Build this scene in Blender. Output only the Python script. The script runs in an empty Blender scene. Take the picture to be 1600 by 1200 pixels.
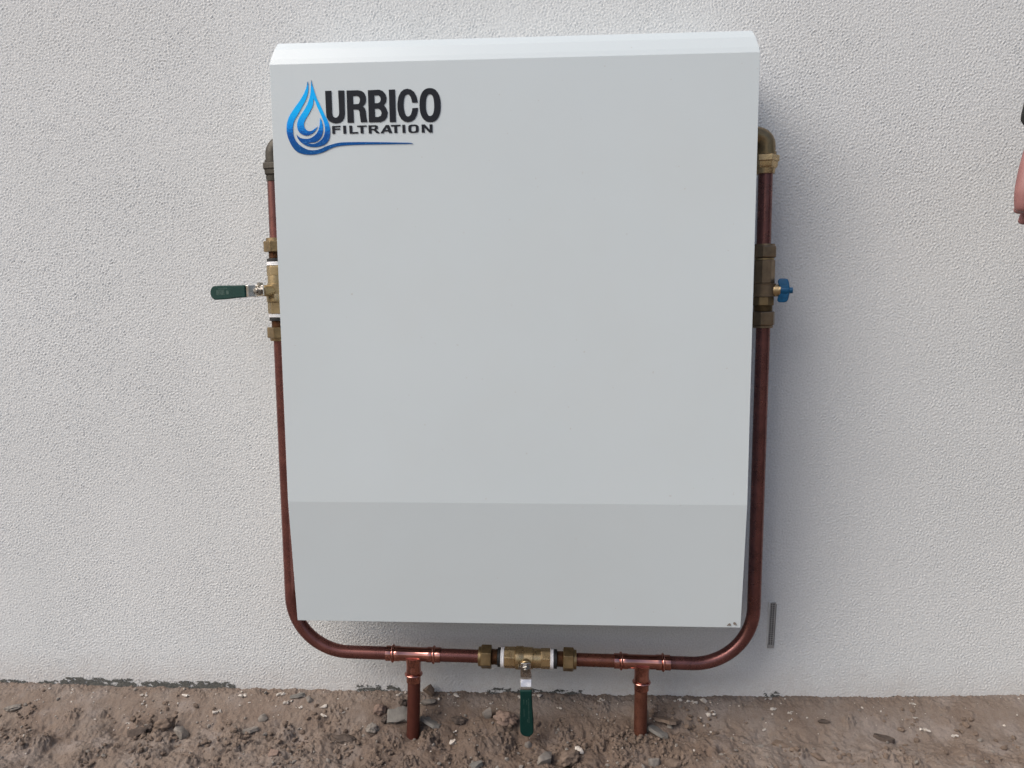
import bpy, bmesh, math, random
import numpy as np
from mathutils import Vector, Matrix, noise as mnoise

random.seed(7)
RNG = np.random.default_rng(11)
S = bpy.context.scene
COL = S.collection

# ------------------------------------------------------------------ camera
cam_data = bpy.data.cameras.new('camera')
cam = bpy.data.objects.new('camera', cam_data)
COL.objects.link(cam)
cam_data.sensor_width = 36.0
cam_data.lens = 1184.0 / 1600.0 * 36.0
cam_data.clip_start = 0.02
cam_data.clip_end = 400.0
R_ = Vector((0.9984, 0.0568, -0.0078)).normalized()
F_ = Vector((-0.0573, 0.9919, -0.1133)).normalized()
U_ = R_.cross(F_).normalized()
R_ = F_.cross(U_).normalized()
cam.matrix_world = Matrix(((R_.x, U_.x, -F_.x, 0.0378), (R_.y, U_.y, -F_.y, -1.5573),
                           (R_.z, U_.z, -F_.z, 0.8492), (0, 0, 0, 1)))
S.camera = cam

# ------------------------------------------------------------------ sky, sun, exposure
SUN_EL, SUN_AZ = math.radians(46), math.radians(-56)     # azimuth measured from straight behind the camera, negative = from the left
world = bpy.data.worlds.new('World')
S.world = world
world.use_nodes = True
wn = world.node_tree
wn.nodes.clear()
w_out = wn.nodes.new('ShaderNodeOutputWorld')
w_bg = wn.nodes.new('ShaderNodeBackground')
w_hs = wn.nodes.new('ShaderNodeHueSaturation')
w_sky = wn.nodes.new('ShaderNodeTexSky')
w_sky.sky_type = 'NISHITA'
w_sky.sun_disc = False
w_sky.sun_elevation = SUN_EL
sun_dir = Vector((math.sin(SUN_AZ) * math.cos(SUN_EL), -math.cos(SUN_AZ) * math.cos(SUN_EL), math.sin(SUN_EL)))  # towards the sun
w_sky.sun_rotation = math.atan2(sun_dir.x, sun_dir.y)
w_sky.air_density = 1.0
w_sky.dust_density = 5.0
w_sky.ozone_density = 1.0
w_hs.inputs['Saturation'].default_value = 1.05
w_bg.inputs['Strength'].default_value = 0.09
wn.links.new(w_sky.outputs[0], w_hs.inputs['Color'])
wn.links.new(w_hs.outputs[0], w_bg.inputs['Color'])
wn.links.new(w_bg.outputs[0], w_out.inputs['Surface'])

sun_data = bpy.data.lights.new('sun', 'SUN')
sun_data.energy = 1.15
sun_data.angle = math.radians(48)
sun_data.color = (1.0, 0.992, 0.98)
sun = bpy.data.objects.new('sun', sun_data)
COL.objects.link(sun)
sun.location = sun_dir * 8
sun.rotation_euler = sun_dir.to_track_quat('Z', 'Y').to_euler()

S.view_settings.view_transform = 'Standard'
S.view_settings.look = 'None'
S.view_settings.exposure = 0.77
S.view_settings.gamma = 1.0
S.view_settings.use_curve_mapping = False
S.render.engine = 'CYCLES'
S.cycles.max_bounces = 6

# ------------------------------------------------------------------ helpers
def tag(o, label=None, cat=None, group=None, kind=None):
    if label: o['label'] = label
    if cat: o['category'] = cat
    if group: o['group'] = group
    if kind: o['kind'] = kind
    return o

def empty(name, loc, label=None, cat=None, group=None):
    o = bpy.data.objects.new(name, None)
    o.empty_display_size = 0.02
    COL.objects.link(o)
    o.location = loc
    return tag(o, label, cat, group)

def link(name, me, mat=None, parent=None, smooth=None):
    """one mesh object; coordinates are world coordinates, kept when parented"""
    o = bpy.data.objects.new(name, me)
    COL.objects.link(o)
    if mat is not None and not me.materials: me.materials.append(mat)
    if smooth is not None:
        for p in me.polygons: p.use_smooth = True
        if smooth < 180: me.set_sharp_from_angle(angle=math.radians(smooth))
    if parent is not None:
        o.parent = parent
        w = Matrix.Translation(parent.location) if parent.parent is None else Matrix.Identity(4)
        o.matrix_parent_inverse = w.inverted()
    return o

def obj(name, bm, mat=None, parent=None, smooth=None):
    bmesh.ops.recalc_face_normals(bm, faces=bm.faces[:])
    me = bpy.data.meshes.new(name)
    bm.to_mesh(me); bm.free()
    return link(name, me, mat, parent, smooth)

def bevel(o, w, seg=2, ang=30):
    m = o.modifiers.new('bevel', 'BEVEL')
    m.width = w; m.segments = seg; m.limit_method = 'ANGLE'; m.angle_limit = math.radians(ang)
    m.harden_normals = False
    return o

def frame(axis):
    a = Vector(axis).normalized()
    h = Vector((0, 0, 1)) if abs(a.z) < 0.9 else Vector((0, 1, 0))
    u = a.cross(h).normalized()
    v = a.cross(u).normalized()
    return a, u, v

def add_lathe(bm, org, axis, prof, n=32, phase=0.0, cap=True):
    """prof: (t along axis, radius)"""
    a, u, v = frame(axis)
    org = Vector(org)
    rings = []
    for t, r in prof:
        ring = []
        for i in range(n):
            th = 2 * math.pi * i / n + phase
            ring.append(bm.verts.new(org + a * t + u * (r * math.cos(th)) + v * (r * math.sin(th))))
        rings.append(ring)
    for r0, r1 in zip(rings, rings[1:]):
        for i in range(n):
            j = (i + 1) % n
            bm.faces.new((r0[i], r0[j], r1[j], r1[i]))
    if cap:
        bm.faces.new(rings[0]); bm.faces.new(rings[-1])
    return rings

def add_tube(bm, pts, r, n=28, cap=True):
    pts = [Vector(p) for p in pts]
    rings = []
    t0 = (pts[1] - pts[0]).normalized()
    _, u, v = frame(t0)
    for i, p in enumerate(pts):
        if i == 0: t = t0
        elif i == len(pts) - 1: t = (pts[i] - pts[i - 1]).normalized()
        else: t = ((pts[i + 1] - p).normalized() + (p - pts[i - 1]).normalized()).normalized()
        u = (u - t * u.dot(t)).normalized()
        v = t.cross(u)
        rr = r[i] if isinstance(r, (list, tuple)) else r
        rings.append([bm.verts.new(p + u * (rr * math.cos(2 * math.pi * k / n)) + v * (rr * math.sin(2 * math.pi * k / n))) for k in range(n)])
    for r0, r1 in zip(rings, rings[1:]):
        for i in range(n):
            j = (i + 1) % n
            bm.faces.new((r0[i], r0[j], r1[j], r1[i]))
    if cap:
        bm.faces.new(rings[0]); bm.faces.new(rings[-1])

def add_box(bm, lo, hi):
    x0, y0, z0 = lo; x1, y1, z1 = hi
    v = [bm.verts.new(c) for c in ((x0, y0, z0), (x1, y0, z0), (x1, y1, z0), (x0, y1, z0), (x0, y0, z1), (x1, y0, z1), (x1, y1, z1), (x0, y1, z1))]
    for f in ((0, 1, 2, 3), (4, 5, 6, 7), (0, 1, 5, 4), (1, 2, 6, 5), (2, 3, 7, 6), (3, 0, 4, 7)):
        bm.faces.new([v[i] for i in f])

# ------------------------------------------------------------------ materials
class NT:
    def __init__(s, name):
        s.m = bpy.data.materials.new(name); s.m.use_nodes = True
        s.t = s.m.node_tree; s.t.nodes.clear()
        s.out = s.n('ShaderNodeOutputMaterial'); s.b = s.n('ShaderNodeBsdfPrincipled')
        s.l(s.b.outputs[0], s.out.inputs['Surface'])
        s.co = s.n('ShaderNodeTexCoord').outputs['Object']
    def n(s, k, **kw):
        x = s.t.nodes.new(k)
        for a, v in kw.items(): setattr(x, a, v)
        return x
    def l(s, a, b): s.t.links.new(a, b)
    def set(s, **kw):
        for k, v in kw.items(): s.b.inputs[k.replace('_', ' ')].default_value = v
    def noise(s, scale, detail=3, rough=0.5, dist=0.0, co=None):
        x = s.n('ShaderNodeTexNoise'); x.inputs['Scale'].default_value = scale
        x.inputs['Detail'].default_value = detail; x.inputs['Roughness'].default_value = rough
        x.inputs['Distortion'].default_value = dist
        s.l(co if co is not None else s.co, x.inputs['Vector']); return x.outputs[0]
    def mapping(s, scale=(1, 1, 1), rot=(0, 0, 0), loc=(0, 0, 0)):
        x = s.n('ShaderNodeMapping'); x.inputs['Scale'].default_value = scale; x.inputs['Rotation'].default_value = rot
        x.inputs['Location'].default_value = loc
        s.l(s.co, x.inputs['Vector']); return x.outputs[0]
    def ramp(s, fac, stops, interp='LINEAR'):
        x = s.n('ShaderNodeValToRGB'); x.color_ramp.interpolation = interp
        e = x.color_ramp.elements
        while len(e) < len(stops): e.new(0.5)
        for el, (p, c) in zip(e, stops):
            el.position = p; el.color = c if len(c) == 4 else (*c, 1)
        s.l(fac, x.inputs[0]); return x.outputs[0]
    def mix(s, fac, a, b, mode='MIX'):
        x = s.n('ShaderNodeMix', data_type='RGBA', blend_type=mode)
        for v, i in ((fac, 0), (a, 6), (b, 7)):
            if hasattr(v, 'links'): s.l(v, x.inputs[i])
            else: x.inputs[i].default_value = v if i == 0 else ((*v, 1) if len(v) == 3 else v)
        return x.outputs[2]
    def math(s, op, a, b=0.0):
        x = s.n('ShaderNodeMath', operation=op)
        for v, i in ((a, 0), (b, 1)):
            if hasattr(v, 'links'): s.l(v, x.inputs[i])
            else: x.inputs[i].default_value = v
        return x.outputs[0]
    def bump(s, h, strength=0.5, dist=0.001, prev=None):
        x = s.n('ShaderNodeBump'); x.inputs['Strength'].default_value = strength; x.inputs['Distance'].default_value = dist
        s.l(h, x.inputs['Height'])
        if prev is not None: s.l(prev, x.inputs['Normal'])
        return x.outputs[0]

def plain(name, c, rough=0.5, metal=0.0, var=0.25, scale=60, bump=0.0, c2=None, rvar=0.1, spec=0.5):
    t = NT(name)
    f = t.noise(scale, 4, 0.6)
    dark = tuple(x * (1 - var) for x in c) if c2 is None else c2
    t.l(t.ramp(f, [(0.3, dark), (0.68, c)]), t.b.inputs['Base Color'])
    r = t.ramp(t.noise(scale * 1.7, 3), [(0.3, (rough - rvar,) * 3), (0.7, (rough + rvar,) * 3)])
    t.l(r, t.b.inputs['Roughness'])
    t.set(Metallic=metal)
    t.b.inputs['Specular IOR Level'].default_value = spec
    if bump: t.l(t.bump(t.noise(scale * 6, 3), 0.4, bump), t.b.inputs['Normal'])
    return t.m

def wall_material():
    t = NT('white_acrylic_render')
    # rolled, trowelled granules: short ridges a few millimetres long, leaning with the trowel
    t.l(t.bump(t.noise(520, 2, 0.5), 0.35, 0.0009), t.b.inputs['Normal'])
    c = t.ramp(t.noise(3.0, 4, 0.55), [(0.3, (0.590, 0.614, 0.622)), (0.7, (0.635, 0.659, 0.667))])
    # sand grain, pores and specks of grit
    gr = t.ramp(t.noise(330, 2, 0.6), [(0.30, (0.87,) * 3), (0.52, (1,) * 3), (0.72, (1.10,) * 3)])
    c = t.mix(1.0, c, gr, 'MULTIPLY')
    c = t.mix(t.ramp(t.noise(1.1, 3, 0.5, 0, t.mapping(loc=(4, 0, 2))), [(0.4, (0, 0, 0)), (0.7, (0.10, 0.10, 0.10))]), c, (0.52, 0.50, 0.47))
    sp = t.ramp(t.noise(150, 1, 0.4, 0, t.mapping(loc=(3.1, 1.7, 9.2))), [(0.77, (0, 0, 0)), (0.82, (1, 1, 1))])
    c = t.mix(t.math('MULTIPLY', sp, 0.35), c, (0.30, 0.29, 0.27))
    # splash dirt from the soil along the foot of the wall
    sepz = t.n('ShaderNodeSeparateXYZ'); t.l(t.co, sepz.inputs[0])
    zz = t.math('ADD', sepz.outputs[2], t.math('MULTIPLY', t.math('SUBTRACT', t.noise(14, 4, 0.6), 0.5), 0.09))
    low = t.ramp(zz, [(0.0, (0.5, 0.5, 0.5)), (0.075, (0, 0, 0))])
    low = t.math('MULTIPLY', low, t.noise(70, 3, 0.6))
    c = t.mix(low, c, (0.36, 0.29, 0.24))
    t.l(c, t.b.inputs['Base Color'])
    t.set(Roughness=0.75)
    t.b.inputs['Specular IOR Level'].default_value = 0.35
    return t.m

def soil_material():
    t = NT('dry_soil')
    a = t.noise(9, 5, 0.6)
    b = t.noise(55, 5, 0.65)
    d = t.noise(300, 3, 0.6)
    c = t.ramp(a, [(0.30, (0.165, 0.123, 0.097)), (0.5, (0.195, 0.157, 0.130)), (0.68, (0.222, 0.192, 0.171))])
    c = t.mix(t.ramp(b, [(0.35, (0, 0, 0)), (0.7, (0.6, 0.6, 0.6))]), c, (0.15, 0.112, 0.088))
    c = t.mix(t.ramp(t.noise(17, 4, 0.6, 0, t.mapping(loc=(5, 2, 1))), [(0.52, (0, 0, 0)), (0.66, (0.7, 0.7, 0.7))]), c, (0.235, 0.20, 0.178))
    c = t.mix(t.ramp(d, [(0.62, (0, 0, 0)), (0.74, (0.55, 0.55, 0.55))]), c, (0.34, 0.29, 0.25))
    c = t.mix(t.ramp(d, [(0.28, (0.5, 0.5, 0.5)), (0.38, (0, 0, 0))]), c, (0.10, 0.074, 0.058))
    # backfilled trench between and in front of the two risers: browner turned earth, darkened further to paint in the cabinet's shade
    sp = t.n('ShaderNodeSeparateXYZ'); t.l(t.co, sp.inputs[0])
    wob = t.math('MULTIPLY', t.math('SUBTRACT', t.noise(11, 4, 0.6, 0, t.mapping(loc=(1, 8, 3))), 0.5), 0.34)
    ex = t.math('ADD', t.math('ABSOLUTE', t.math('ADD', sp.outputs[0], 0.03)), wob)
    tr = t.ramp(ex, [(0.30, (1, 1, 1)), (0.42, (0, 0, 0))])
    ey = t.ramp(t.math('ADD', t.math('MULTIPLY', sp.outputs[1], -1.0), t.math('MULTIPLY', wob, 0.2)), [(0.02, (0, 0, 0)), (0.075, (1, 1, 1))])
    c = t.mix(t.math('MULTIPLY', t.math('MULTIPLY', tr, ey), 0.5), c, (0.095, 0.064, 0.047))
    t.l(c, t.b.inputs['Base Color'])
    h = t.math('ADD', t.noise(420, 3, 0.6), t.math('MULTIPLY', t.noise(160, 4, 0.6), 1.5))
    t.l(t.bump(h, 1.0, 0.0014), t.b.inputs['Normal'])
    t.set(Roughness=0.95)
    t.b.inputs['Specular IOR Level'].default_value = 0.15
    return t.m

def cover_material():
    t = NT('white_powder_coat')
    c = t.ramp(t.noise(2.5, 3), [(0.3, (0.555, 0.62, 0.645)), (0.7, (0.575, 0.64, 0.665))])
    sp = t.ramp(t.noise(130, 1, 0.4), [(0.80, (0, 0, 0)), (0.82, (0.3, 0.3, 0.3))])
    c = t.mix(sp, c, (0.38, 0.34, 0.30))
    c = t.mix(t.ramp(t.noise(5, 4, 0.6, 0, t.mapping(loc=(2, 5, 1))), [(0.42, (0, 0, 0)), (0.75, (0.10, 0.10, 0.10))]), c, (0.50, 0.50, 0.47))
    t.l(c, t.b.inputs['Base Color'])
    t.set(Roughness=0.29)
    t.l(t.bump(t.noise(900, 2), 0.12, 0.0003), t.b.inputs['Normal'])
    return t.m

def emblem_material(z0, z1):
    t = NT('blue_foil_print')
    sep = t.n('ShaderNodeSeparateXYZ'); t.l(t.co, sep.inputs[0])
    z = sep.outputs[2]
    wob = t.math('MULTIPLY', t.math('SUBTRACT', t.noise(260, 3, 0.7, 0, t.mapping((0.5, 1, 1.8))), 0.5), 0.035)
    f = t.math('DIVIDE', t.math('SUBTRACT', t.math('ADD', z, wob), z0), z1 - z0)
    c = t.ramp(f, [(0.10, (0.0, 0.075, 0.27)), (0.28, (0.0, 0.08, 0.36)), (0.40, (0.0, 0.29, 0.85)), (0.58, (0.0, 0.47, 1.0)), (0.9, (0.0, 0.43, 1.0)), (1.0, (0.02, 0.10, 0.25))])
    sp = t.ramp(t.noise(420, 2, 0.6), [(0.62, (0, 0, 0)), (0.72, (0.6, 0.6, 0.6))])
    c = t.mix(sp, c, (0.12, 0.42, 0.9))
    t.l(c, t.b.inputs['Base Color'])
    t.set(Roughness=0.5)
    t.b.inputs['Specular IOR Level'].default_value = 0.15
    return t.m

def copper_material(name, c, c2, rough, var_scale=22, spots=None, metal=0.75):
    t = NT(name)
    f = t.noise(var_scale, 5, 0.65, 0.5)
    col = t.ramp(f, [(0.32, c2), (0.66, c)])
    if spots:
        col = t.mix(t.ramp(t.noise(330, 3, 0.7), [(0.52, (0, 0, 0)), (0.66, (0.8, 0.8, 0.8))]), col, spots)
    t.l(col, t.b.inputs['Base Color'])
    t.l(t.ramp(t.noise(var_scale * 2, 4, 0.6), [(0.3, (rough * .72,) * 3), (0.7, (rough * 1.3,) * 3)]), t.b.inputs['Roughness'])
    t.set(Metallic=metal)
    t.l(t.bump(t.noise(120, 3), 0.15, 0.0008), t.b.inputs['Normal'])
    return t.m

M = {}
M['wall'] = wall_material()
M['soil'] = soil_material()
M['cover'] = cover_material()
M['under'] = plain('cabinet_inner_grey', (0.42, 0.43, 0.43), 0.6, 0, 0.1, 20)
M['bare'] = plain('bare_foundation_grey', (0.12, 0.122, 0.112), 0.9, 0, 0.5, 180, 0.0015)
M['ink'] = plain('black_print', (0.010, 0.013, 0.020), 0.55, 0, 0.15, 40, spec=0.2)
M['chip'] = plain('chipped_coat', (0.22, 0.19, 0.16), 0.8, 0, 0.4, 300)
M['cu_left'] = copper_material('brown_copper_left', (0.225, 0.092, 0.078), (0.155, 0.062, 0.055), 0.28)
M['cu_right'] = copper_material('dark_purple_copper', (0.22, 0.092, 0.083), (0.135, 0.060, 0.056), 0.28)
M['cu_mid'] = copper_material('brown_copper_mid', (0.235, 0.092, 0.062), (0.125, 0.050, 0.037), 0.28)
M['cu_stub'] = copper_material('matt_copper_stub', (0.165, 0.055, 0.040), (0.135, 0.045, 0.034), 0.48)
M['cu_stub2'] = copper_material('spotted_copper_stub', (0.215, 0.088, 0.058), (0.175, 0.068, 0.046), 0.48, 30, (0.085, 0.033, 0.024))
M['cu_bright'] = copper_material('bright_copper_fitting', (0.58, 0.285, 0.24), (0.46, 0.21, 0.175), 0.10, 40, None, 1.0)
M['brass'] = plain('cast_brass', (0.52, 0.385, 0.21), 0.28, 0.8, 0.28, 45, 0.0006)
M['brass_dull'] = plain('dull_brass_nut', (0.29, 0.21, 0.11), 0.38, 0.75, 0.4, 60, 0.0005)
M['brass_brown'] = plain('brown_tarnished_brass', (0.27, 0.198, 0.125), 0.40, 0.7, 0.35, 60, 0.0006)
M['brass_black'] = plain('blackened_brass', (0.075, 0.068, 0.056), 0.55, 0.6, 0.3, 70, 0.0005)
M['brass_pale'] = plain('pale_brass', (0.42, 0.325, 0.185), 0.36, 0.8, 0.25, 40, 0.0005)
M['thread'] = plain('copper_tail', (0.26, 0.155, 0.095), 0.4, 0.8, 0.35, 90)
M['tape'] = plain('white_thread_tape', (0.80, 0.80, 0.82), 0.6, 0, 0.08, 200, 0.0008)
M['seal'] = plain('black_rubber_seal', (0.014, 0.015, 0.016), 0.6, 0, 0.3, 90)
M['steel'] = plain('bright_steel', (0.62, 0.61, 0.60), 0.22, 1.0, 0.12, 60)
M['steel_nut'] = plain('steel_nut', (0.36, 0.34, 0.31), 0.35, 1.0, 0.3, 120)
M['grip'] = plain('dark_green_vinyl', (0.004, 0.036, 0.030), 0.55, 0, 0.2, 60, 0.0004, spec=0.25)
M['grip_print'] = plain('grey_green_print', (0.065, 0.115, 0.10), 0.6, 0, 0.5, 400, spec=0.2)
M['blue'] = plain('blue_plastic', (0.004, 0.105, 0.245), 0.42, 0, 0.25, 60, spec=0.35)
M['vent'] = plain('grey_plastic_vent', (0.33, 0.33, 0.325), 0.6, 0, 0.15, 120)
M['dark'] = plain('vent_cavity', (0.01, 0.01, 0.01), 0.9, 0, 0.1, 30)
M['slate'] = plain('grey_slate', (0.205, 0.195, 0.178), 0.85, 0, 0.35, 70, 0.002, spec=0.3)
M['clod'] = plain('brown_clod', (0.20, 0.152, 0.12), 0.95, 0, 0.4, 110, 0.003, spec=0.1)
M['clod_pink'] = plain('pinkish_clod', (0.26, 0.19, 0.155), 0.95, 0, 0.35, 110, 0.003, spec=0.1)
M['clod_grey'] = plain('grey_mortar_lump', (0.25, 0.225, 0.20), 0.95, 0, 0.35, 110, 0.003, spec=0.1)
M['clod_dark'] = plain('dark_clod', (0.11, 0.088, 0.075), 0.95, 0, 0.4, 110, 0.003, spec=0.1)
M['flake'] = plain('white_plaster', (0.62, 0.585, 0.54), 0.85, 0, 0.3, 260, 0.0012, c2=(0.36, 0.31, 0.26), spec=0.2)
M['skin'] = plain('skin', (0.29, 0.138, 0.128), 0.5, 0, 0.2, 25, 0.0004, c2=(0.22, 0.098, 0.098))
M['jacket'] = plain('black_cloth', (0.010, 0.010, 0.011), 0.9, 0, 0.3, 300, 0.0006)
M['trousers'] = plain('dark_blue_cloth', (0.022, 0.027, 0.042), 0.9, 0, 0.3, 300, 0.0006)
M['boots'] = plain('brown_leather', (0.07, 0.042, 0.025), 0.6, 0, 0.3, 60, 0.0006)
M['hair'] = plain('dark_brown_hair', (0.03, 0.019, 0.013), 0.7, 0, 0.4, 200, 0.002)
M['eye'] = plain('dark_eye', (0.02, 0.015, 0.012), 0.2, 0, 0.1, 50)
M['lips'] = plain('lips', (0.36, 0.13, 0.12), 0.5, 0, 0.1, 50)

# ------------------------------------------------------------------ ground
def lerp(x, xs, ys): return np.interp(x, xs, ys)
def sstep(a, b, x):
    s = np.clip((x - a) / (b - a), 0, 1)
    return s * s * (3 - 2 * s)

def zbase(x, d):
    zc = lerp(x, [-1.22, -.92, -.63, -.2, .22, .62, .82, 1.01], [-.006, -.0084, -.0077, -.0052, -.0029, .0023, .0084, .0172])
    D = lerp(x, [-.6, -.26, .2, 1], [.046, .046, .036, .032])
    return zc - D * sstep(0, .11, d) - .01 * sstep(.1, .4, d)

def fft_noise(ny, nx, step, lo, hi, slope, aniso=1.0):
    """band-limited noise; wavelengths lo..hi metres"""
    fy = np.fft.fftfreq(ny, step)[:, None] * aniso
    fx = np.fft.fftfreq(nx, step)[None, :]
    f = np.hypot(fx, fy)
    amp = np.where((f > 1 / hi) & (f < 1 / lo), np.maximum(f, 1e-6) ** (-slope), 0)
    ph = RNG.uniform(0, 2 * np.pi, (ny, nx))
    n = np.fft.ifft2(amp * np.exp(1j * ph)).real
    return n / n.std()

G = 0.0018
gx = np.arange(-1.42, 1.22, G)
gd = np.arange(0.0, 0.40, G)
XX, DD = np.meshgrid(gx, gd)
NX, NY = len(gx), len(gd)
big = fft_noise(NY, NX, G, .05, .6, 1.3)
mid = fft_noise(NY, NX, G, .012, .08, 1.5)
fin = fft_noise(NY, NX, G, .0042, .016, 1.1)
rough_x = lerp(XX, [-1.3, -.9, -.3, .0, .3, .5, 1.2], [.8, .95, 1.0, 1.15, 1.0, .6, .5])
amp = (.12 + .88 * sstep(.028, .10, DD)) * rough_x
H = zbase(XX, DD) + amp * (big * .0052 + mid * .0021 + fin * .0006)
H += (mid * .0009 + fin * .0007) * (1 - sstep(.01, .05, DD))
H += (np.abs(mid) * -.0011 + .0008) * amp
# crumbly clods stamped into the soil
pit = ((-.2591, .09), (.209, .09))
B0 = H.copy()
patchy = fft_noise(NY, NX, G, .06, .35, 1.0)
keep = RNG.uniform(0, 1, 7000)
for i in range(7000):
    cx, cd = RNG.uniform(-1.4, 1.2), RNG.uniform(.02, .39)
    dens = float(sstep(.02, .12, cd)) * float(lerp(cx, [-1.3, -.6, -.4, .0, .25, .5, 1.2], [.45, .5, .9, 1, .85, .35, .25]))
    dens *= float(sstep(-.4, 1.0, patchy[int(cd / G), int((cx - gx[0]) / G)])) * 1.2
    if keep[i] > dens + .02: continue
    r = float(min(.020, .0026 * RNG.pareto(1.5) + .0026))
    i0, i1 = int((cx - r - gx[0]) / G), int((cx + r - gx[0]) / G) + 2
    j0, j1 = int((cd - r) / G), int((cd + r) / G) + 2
    if i0 < 0 or j0 < 0 or i1 >= NX or j1 >= NY: continue
    sx = XX[j0:j1, i0:i1] - cx; sd = DD[j0:j1, i0:i1] - cd
    th = RNG.uniform(0, 3.14); e = RNG.uniform(.6, 1)
    u = sx * math.cos(th) + sd * math.sin(th); v = (-sx * math.sin(th) + sd * math.cos(th)) / e
    q = 1 - (u * u + v * v) / (r * r)
    dome = np.clip(q, 0, 1) ** .62 * r * RNG.uniform(.25, .55) + np.where(q > 0, fin[j0:j1, i0:i1] * r * .12, 0)
    H[j0:j1, i0:i1] = np.maximum(H[j0:j1, i0:i1], np.where(q > 0, B0[j0:j1, i0:i1] + dome - r * .06, -9))
H -= .0
for px, pd in pit:                       # the hollows round the two riser pipes
    rr = np.hypot(XX - px, (DD - pd))
    H -= .010 * np.exp(-(rr / .03) ** 2)

edge = (1 - sstep(.33, .395, DD)) * sstep(gx[0], gx[0] + .08, XX) * (1 - sstep(gx[-1] - .08, gx[-1], XX))
H = zbase(XX, DD) + (H - zbase(XX, DD)) * edge

def hg(x, d):
    i = min(max((x - gx[0]) / G, 0), NX - 2); j = min(max(d / G, 0), NY - 2)
    a, b = int(i), int(j)
    return float(H[b, a])

sx_out = np.array([40, 20, 9, 4.5, 2.5, 1.75, 1.5])
xs = np.concatenate([-sx_out, gx, sx_out[::-1] - .1])
ds = np.concatenate([[-.08], gd, [.43, .5, .65, .95, 1.6, 3, 6, 14, 40, 120]])
HH = np.empty((len(ds), len(xs)))
for j, d in enumerate(ds):
    jj = int(np.clip(np.searchsorted(gd, d), 0, NY - 1))
    core = H[jj]
    row = np.empty(len(xs))
    row[7:7 + NX] = core
    far = zbase(xs, np.full(len(xs), d))
    row[:7] = far[:7]; row[7 + NX:] = far[7 + NX:]
    if d > gd[-1]: row = far + np.interp(xs, np.linspace(-42, 42, 240), RNG.normal(0, .004, 240)) * min(1, (d - .36) * 4)
    HH[j] = row
PX, PD = np.meshgrid(xs, ds)
co = np.stack([PX, -PD, HH], -1).reshape(-1, 3).astype(np.float32)
ny_, nx_ = len(ds), len(xs)
idx = np.arange(ny_ * nx_).reshape(ny_, nx_)
quads = np.stack([idx[:-1, :-1], idx[1:, :-1], idx[1:, 1:], idx[:-1, 1:]], -1).reshape(-1, 4)
me = bpy.data.meshes.new('ground')
me.vertices.add(len(co)); me.vertices.foreach_set('co', co.ravel())
me.loops.add(quads.size); me.loops.foreach_set('vertex_index', quads.ravel().astype(np.int32))
me.polygons.add(len(quads)); me.polygons.foreach_set('loop_start', np.arange(0, quads.size, 4, dtype=np.int32))
me.polygons.foreach_set('use_smooth', np.ones(len(quads), dtype=bool))
me.update(calc_edges=True); me.validate()
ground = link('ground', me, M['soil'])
tag(ground, 'bare brown soil with crumbly clods along the foot of the wall', kind='structure')

# ------------------------------------------------------------------ wall
wall = empty('rendered_wall', (0, 0, 0), 'off-white textured render wall standing on the brown soil behind the cabinet', 'wall')
bm = bmesh.new()
add_box(bm, (-5, .006, -.25), (5, .22, 2.75))
obj('wall_core', bm, M['under'], wall)
# the rolled render coat: real relief, granules about half a centimetre across
WG = .0018
wx = np.arange(-1.36, 1.16, WG); wz = np.arange(-.07, 1.56, WG)
nzz, nxx = len(wz), len(wx)
g1 = fft_noise(nzz, nxx, WG, .0041, .0082, .0)
g2 = fft_noise(nzz, nxx, WG, .008, .022, .8)
g3 = fft_noise(nzz, nxx, WG, .15, 1.2, 1.2)
g1 = np.where(g1 > 0, g1, g1 * .75) + .12 * g1 * np.abs(g1)
relief = np.clip(g1 * .00036 + g2 * .00009, -.0010, .0012) * (1 + .09 * np.clip(g3, -2, 2))
fade = np.minimum(np.minimum(sstep(0, .12, wx - wx[0]), sstep(0, .12, wx[-1] - wx))[None, :], sstep(0, .10, wz[-1] - wz)[:, None])
relief *= fade
ox = np.array([-5, -3.4, -2.4, -1.8, -1.5]); oz = np.array([1.62, 1.8, 2.2, 2.75])
fx = np.concatenate([ox, wx, -ox[::-1]]); fz = np.concatenate([[-.25], wz, oz])
FY = np.zeros((len(fz), len(fx))); FY[1:1 + nzz, 5:5 + nxx] = -relief
AX_, AZ_ = np.meshgrid(fx, fz)
wco = np.stack([AX_, FY, AZ_], -1).reshape(-1, 3).astype(np.float32)
wi = np.arange(len(fz) * len(fx)).reshape(len(fz), len(fx))
wq = np.stack([wi[:-1, :-1], wi[:-1, 1:], wi[1:, 1:], wi[1:, :-1]], -1)
cx_ = (AX_[:-1, :-1] + AX_[1:, 1:]) / 2; cz_ = (AZ_[:-1, :-1] + AZ_[1:, 1:]) / 2
hidden = (cx_ > -.40) & (cx_ < .32) & (cz_ > .36) & (cz_ < 1.22)      # covered for good by the cabinet's back plate
wq = wq[~hidden].reshape(-1, 4)
me = bpy.data.meshes.new('render_coat')
me.vertices.add(len(wco)); me.vertices.foreach_set('co', wco.ravel())
me.loops.add(wq.size); me.loops.foreach_set('vertex_index', wq.ravel().astype(np.int32))
me.polygons.add(len(wq)); me.polygons.foreach_set('loop_start', np.arange(0, wq.size, 4, dtype=np.int32))
me.polygons.foreach_set('use_smooth', np.ones(len(wq), dtype=bool))
me.update(calc_edges=True); me.validate()
link('render_coat', me, M['wall'], wall)

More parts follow.
